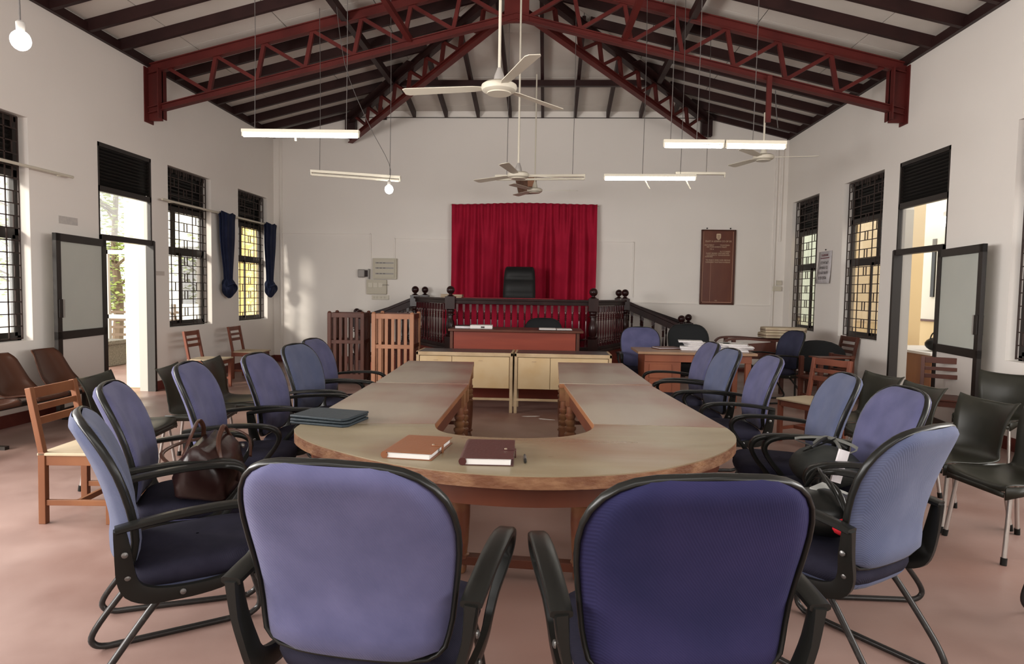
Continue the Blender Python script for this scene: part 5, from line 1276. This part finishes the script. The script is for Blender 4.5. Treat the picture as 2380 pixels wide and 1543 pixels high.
# ================================================================== BAGS ON THE CHAIRS
HBG = empty('handbag', (-1.58, 3.04, 0.492), math.radians(14), label='dark brown leather handbag with tall looped handles on the left blue armchair', cat='bag')
rows = []
for z, a, b_ in ((0.0, 0.10, 0.16), (0.02, 0.115, 0.185), (0.10, 0.12, 0.20), (0.17, 0.10, 0.195), (0.215, 0.06, 0.185), (0.225, 0.02, 0.17)):
    rows.append([(math.copysign(abs(math.cos(t)) ** 0.6, math.cos(t)) * a * (1 + 0.06 * math.sin(t * 5 + z * 20)), math.copysign(abs(math.sin(t)) ** 0.7, math.sin(t)) * b_ , z + 0.012 * math.sin(t * 3 + 1)) for t in [2 * PI * k / 36 for k in range(36)]])
m = MB().grid(rows, closed_u=True); n = len(m.v); m.f.append(tuple(range(n - 36, n))); m.f.append(tuple(reversed(range(36)))); m.build('bag_body', bagbrown, HBG, ang=80)
for s_, hh in ((-1, 0.26), (1, 0.235)):
    MB().tube(catmull([(s_ * 0.075, -0.14, 0.16), (s_ * 0.06, -0.12, 0.22), (s_ * 0.05, -0.06, hh + 0.02), (s_ * 0.05, 0.02, hh + 0.045), (s_ * 0.05, 0.09, hh), (s_ * 0.06, 0.12, 0.2), (s_ * 0.075, 0.13, 0.15)], 5), 1, 8, rr=[(0.010, 0.006)] * 31).build('handle', bagstrap, HBG)
MB().tube(catmull([(-0.10, -0.16, 0.15), (-0.16, -0.10, 0.19), (-0.13, 0.05, 0.20), (-0.04, 0.10, 0.21), (0.05, 0.15, 0.235), (0.12, 0.17, 0.19), (0.14, 0.10, 0.12)], 5), 1, 8, rr=[(0.009, 0.005)] * 31).build('shoulder_strap', bagstrap, HBG)
MB().box((0.115, -0.06, 0.05), (0.126, 0.02, 0.12)).build('stitched_patch', bagbrown, HBG, bevel=0.003)
MB().ball((0.10, 0.14, 0.16), 0.012, 8).build('buckle', screw, HBG)
HBG.scale = (1.12, 1.15, 1.08)
BB = empty('backpack', (1.42, 3.42, 0.497), math.radians(20), label='black backpack with grey straps on the broad blue armchair at the right', cat='bag')
MB().ball((0, 0, 0.10), 0.20, 18, (0.85, 0.85, 0.52)).build('bag_body', mat('black_nylon', (0.022, 0.024, 0.022), 0.6, bump=0.4, bscale=12), BB)
for k in range(4):
    a = k * 1.5; MB().tube(catmull([(0.12 * math.cos(a), 0.12 * math.sin(a), 0.18), (0.16 * math.cos(a + 0.6), 0.15 * math.sin(a + 0.6), 0.22), (0.05, 0.02 * k, 0.235), (-0.12 * math.cos(a), -0.12 * math.sin(a), 0.19)], 4), 1, 6, rr=[(0.008, 0.003)] * 13).build('strap', mat('grey_webbing', (0.10, 0.10, 0.09), 0.7) if k % 2 else blackpl, BB)
MB().cb((-0.10, -0.16, 0.12), (0.06, 0.01, 0.16), Matrix.Rotation(0.3, 4, 'Y')).build('tag_strap', paper, BB)
B2 = empty('black_tote', (1.13, 2.73, 0.497), math.radians(45), label='black tote bag with papers and a red cloth on the slate blue right armchair', cat='bag')
MB().ball((0, 0, 0.085), 0.20, 18, (0.75, 0.85, 0.45)).build('bag_body', blackpl, B2)
for k in range(3): MB().tube(catmull([(-0.12 + 0.02 * k, -0.15, 0.10), (-0.05, -0.08 + 0.03 * k, 0.20 + 0.02 * k), (0.08, 0.06, 0.20 + 0.015 * k), (0.12, 0.14, 0.10)], 4), 1, 6, rr=[(0.009, 0.004)] * 13).build('handle', blackpl, B2)
MB().box((-0.02, -0.03, 0.160), (0.10, 0.08, 0.166), Matrix.Rotation(0.2, 4, 'X')).build('papers', mat('shaded_paper', (0.30, 0.30, 0.28), 0.8), B2)
MB().ball((-0.09, -0.12, 0.075), 0.042, 10, (1.2, 1, 0.8)).build('red_cloth', redplastic, B2)

# paint splashes on the floor of the aisle
for k, (x, y, a) in enumerate(((-0.17, 7.78, 0.2), (0.0, 7.62, -0.3))):
    o = MB().prism([(0.09 * math.cos(t) * (1 + 0.35 * math.sin(3 * t + k)), 0.03 * math.sin(t) * (1 + 0.3 * math.cos(2 * t)), ) for t in [2 * PI * i / 16 for i in range(16)]], 0.0, 0.0012).build('paint_splash', pages, smooth=False)
    o.location = (x, y, 0.0002); o.rotation_euler = (0, 0, a)
    tag(o, ('white paint splash on the floor of the aisle, the left one before the cabinets', 'white paint splash on the floor of the aisle, the right one before the cabinets')[k], 'stain', 'paint splashes on the aisle floor')
bulb(7.6, 13.35, 2.95, 0.09, 'glowing wall lamp in the room beyond the right doorway', [(7.6, 13.35, 3.12), (7.8, 13.35, 3.2), (8.0, 13.35, 3.2)])
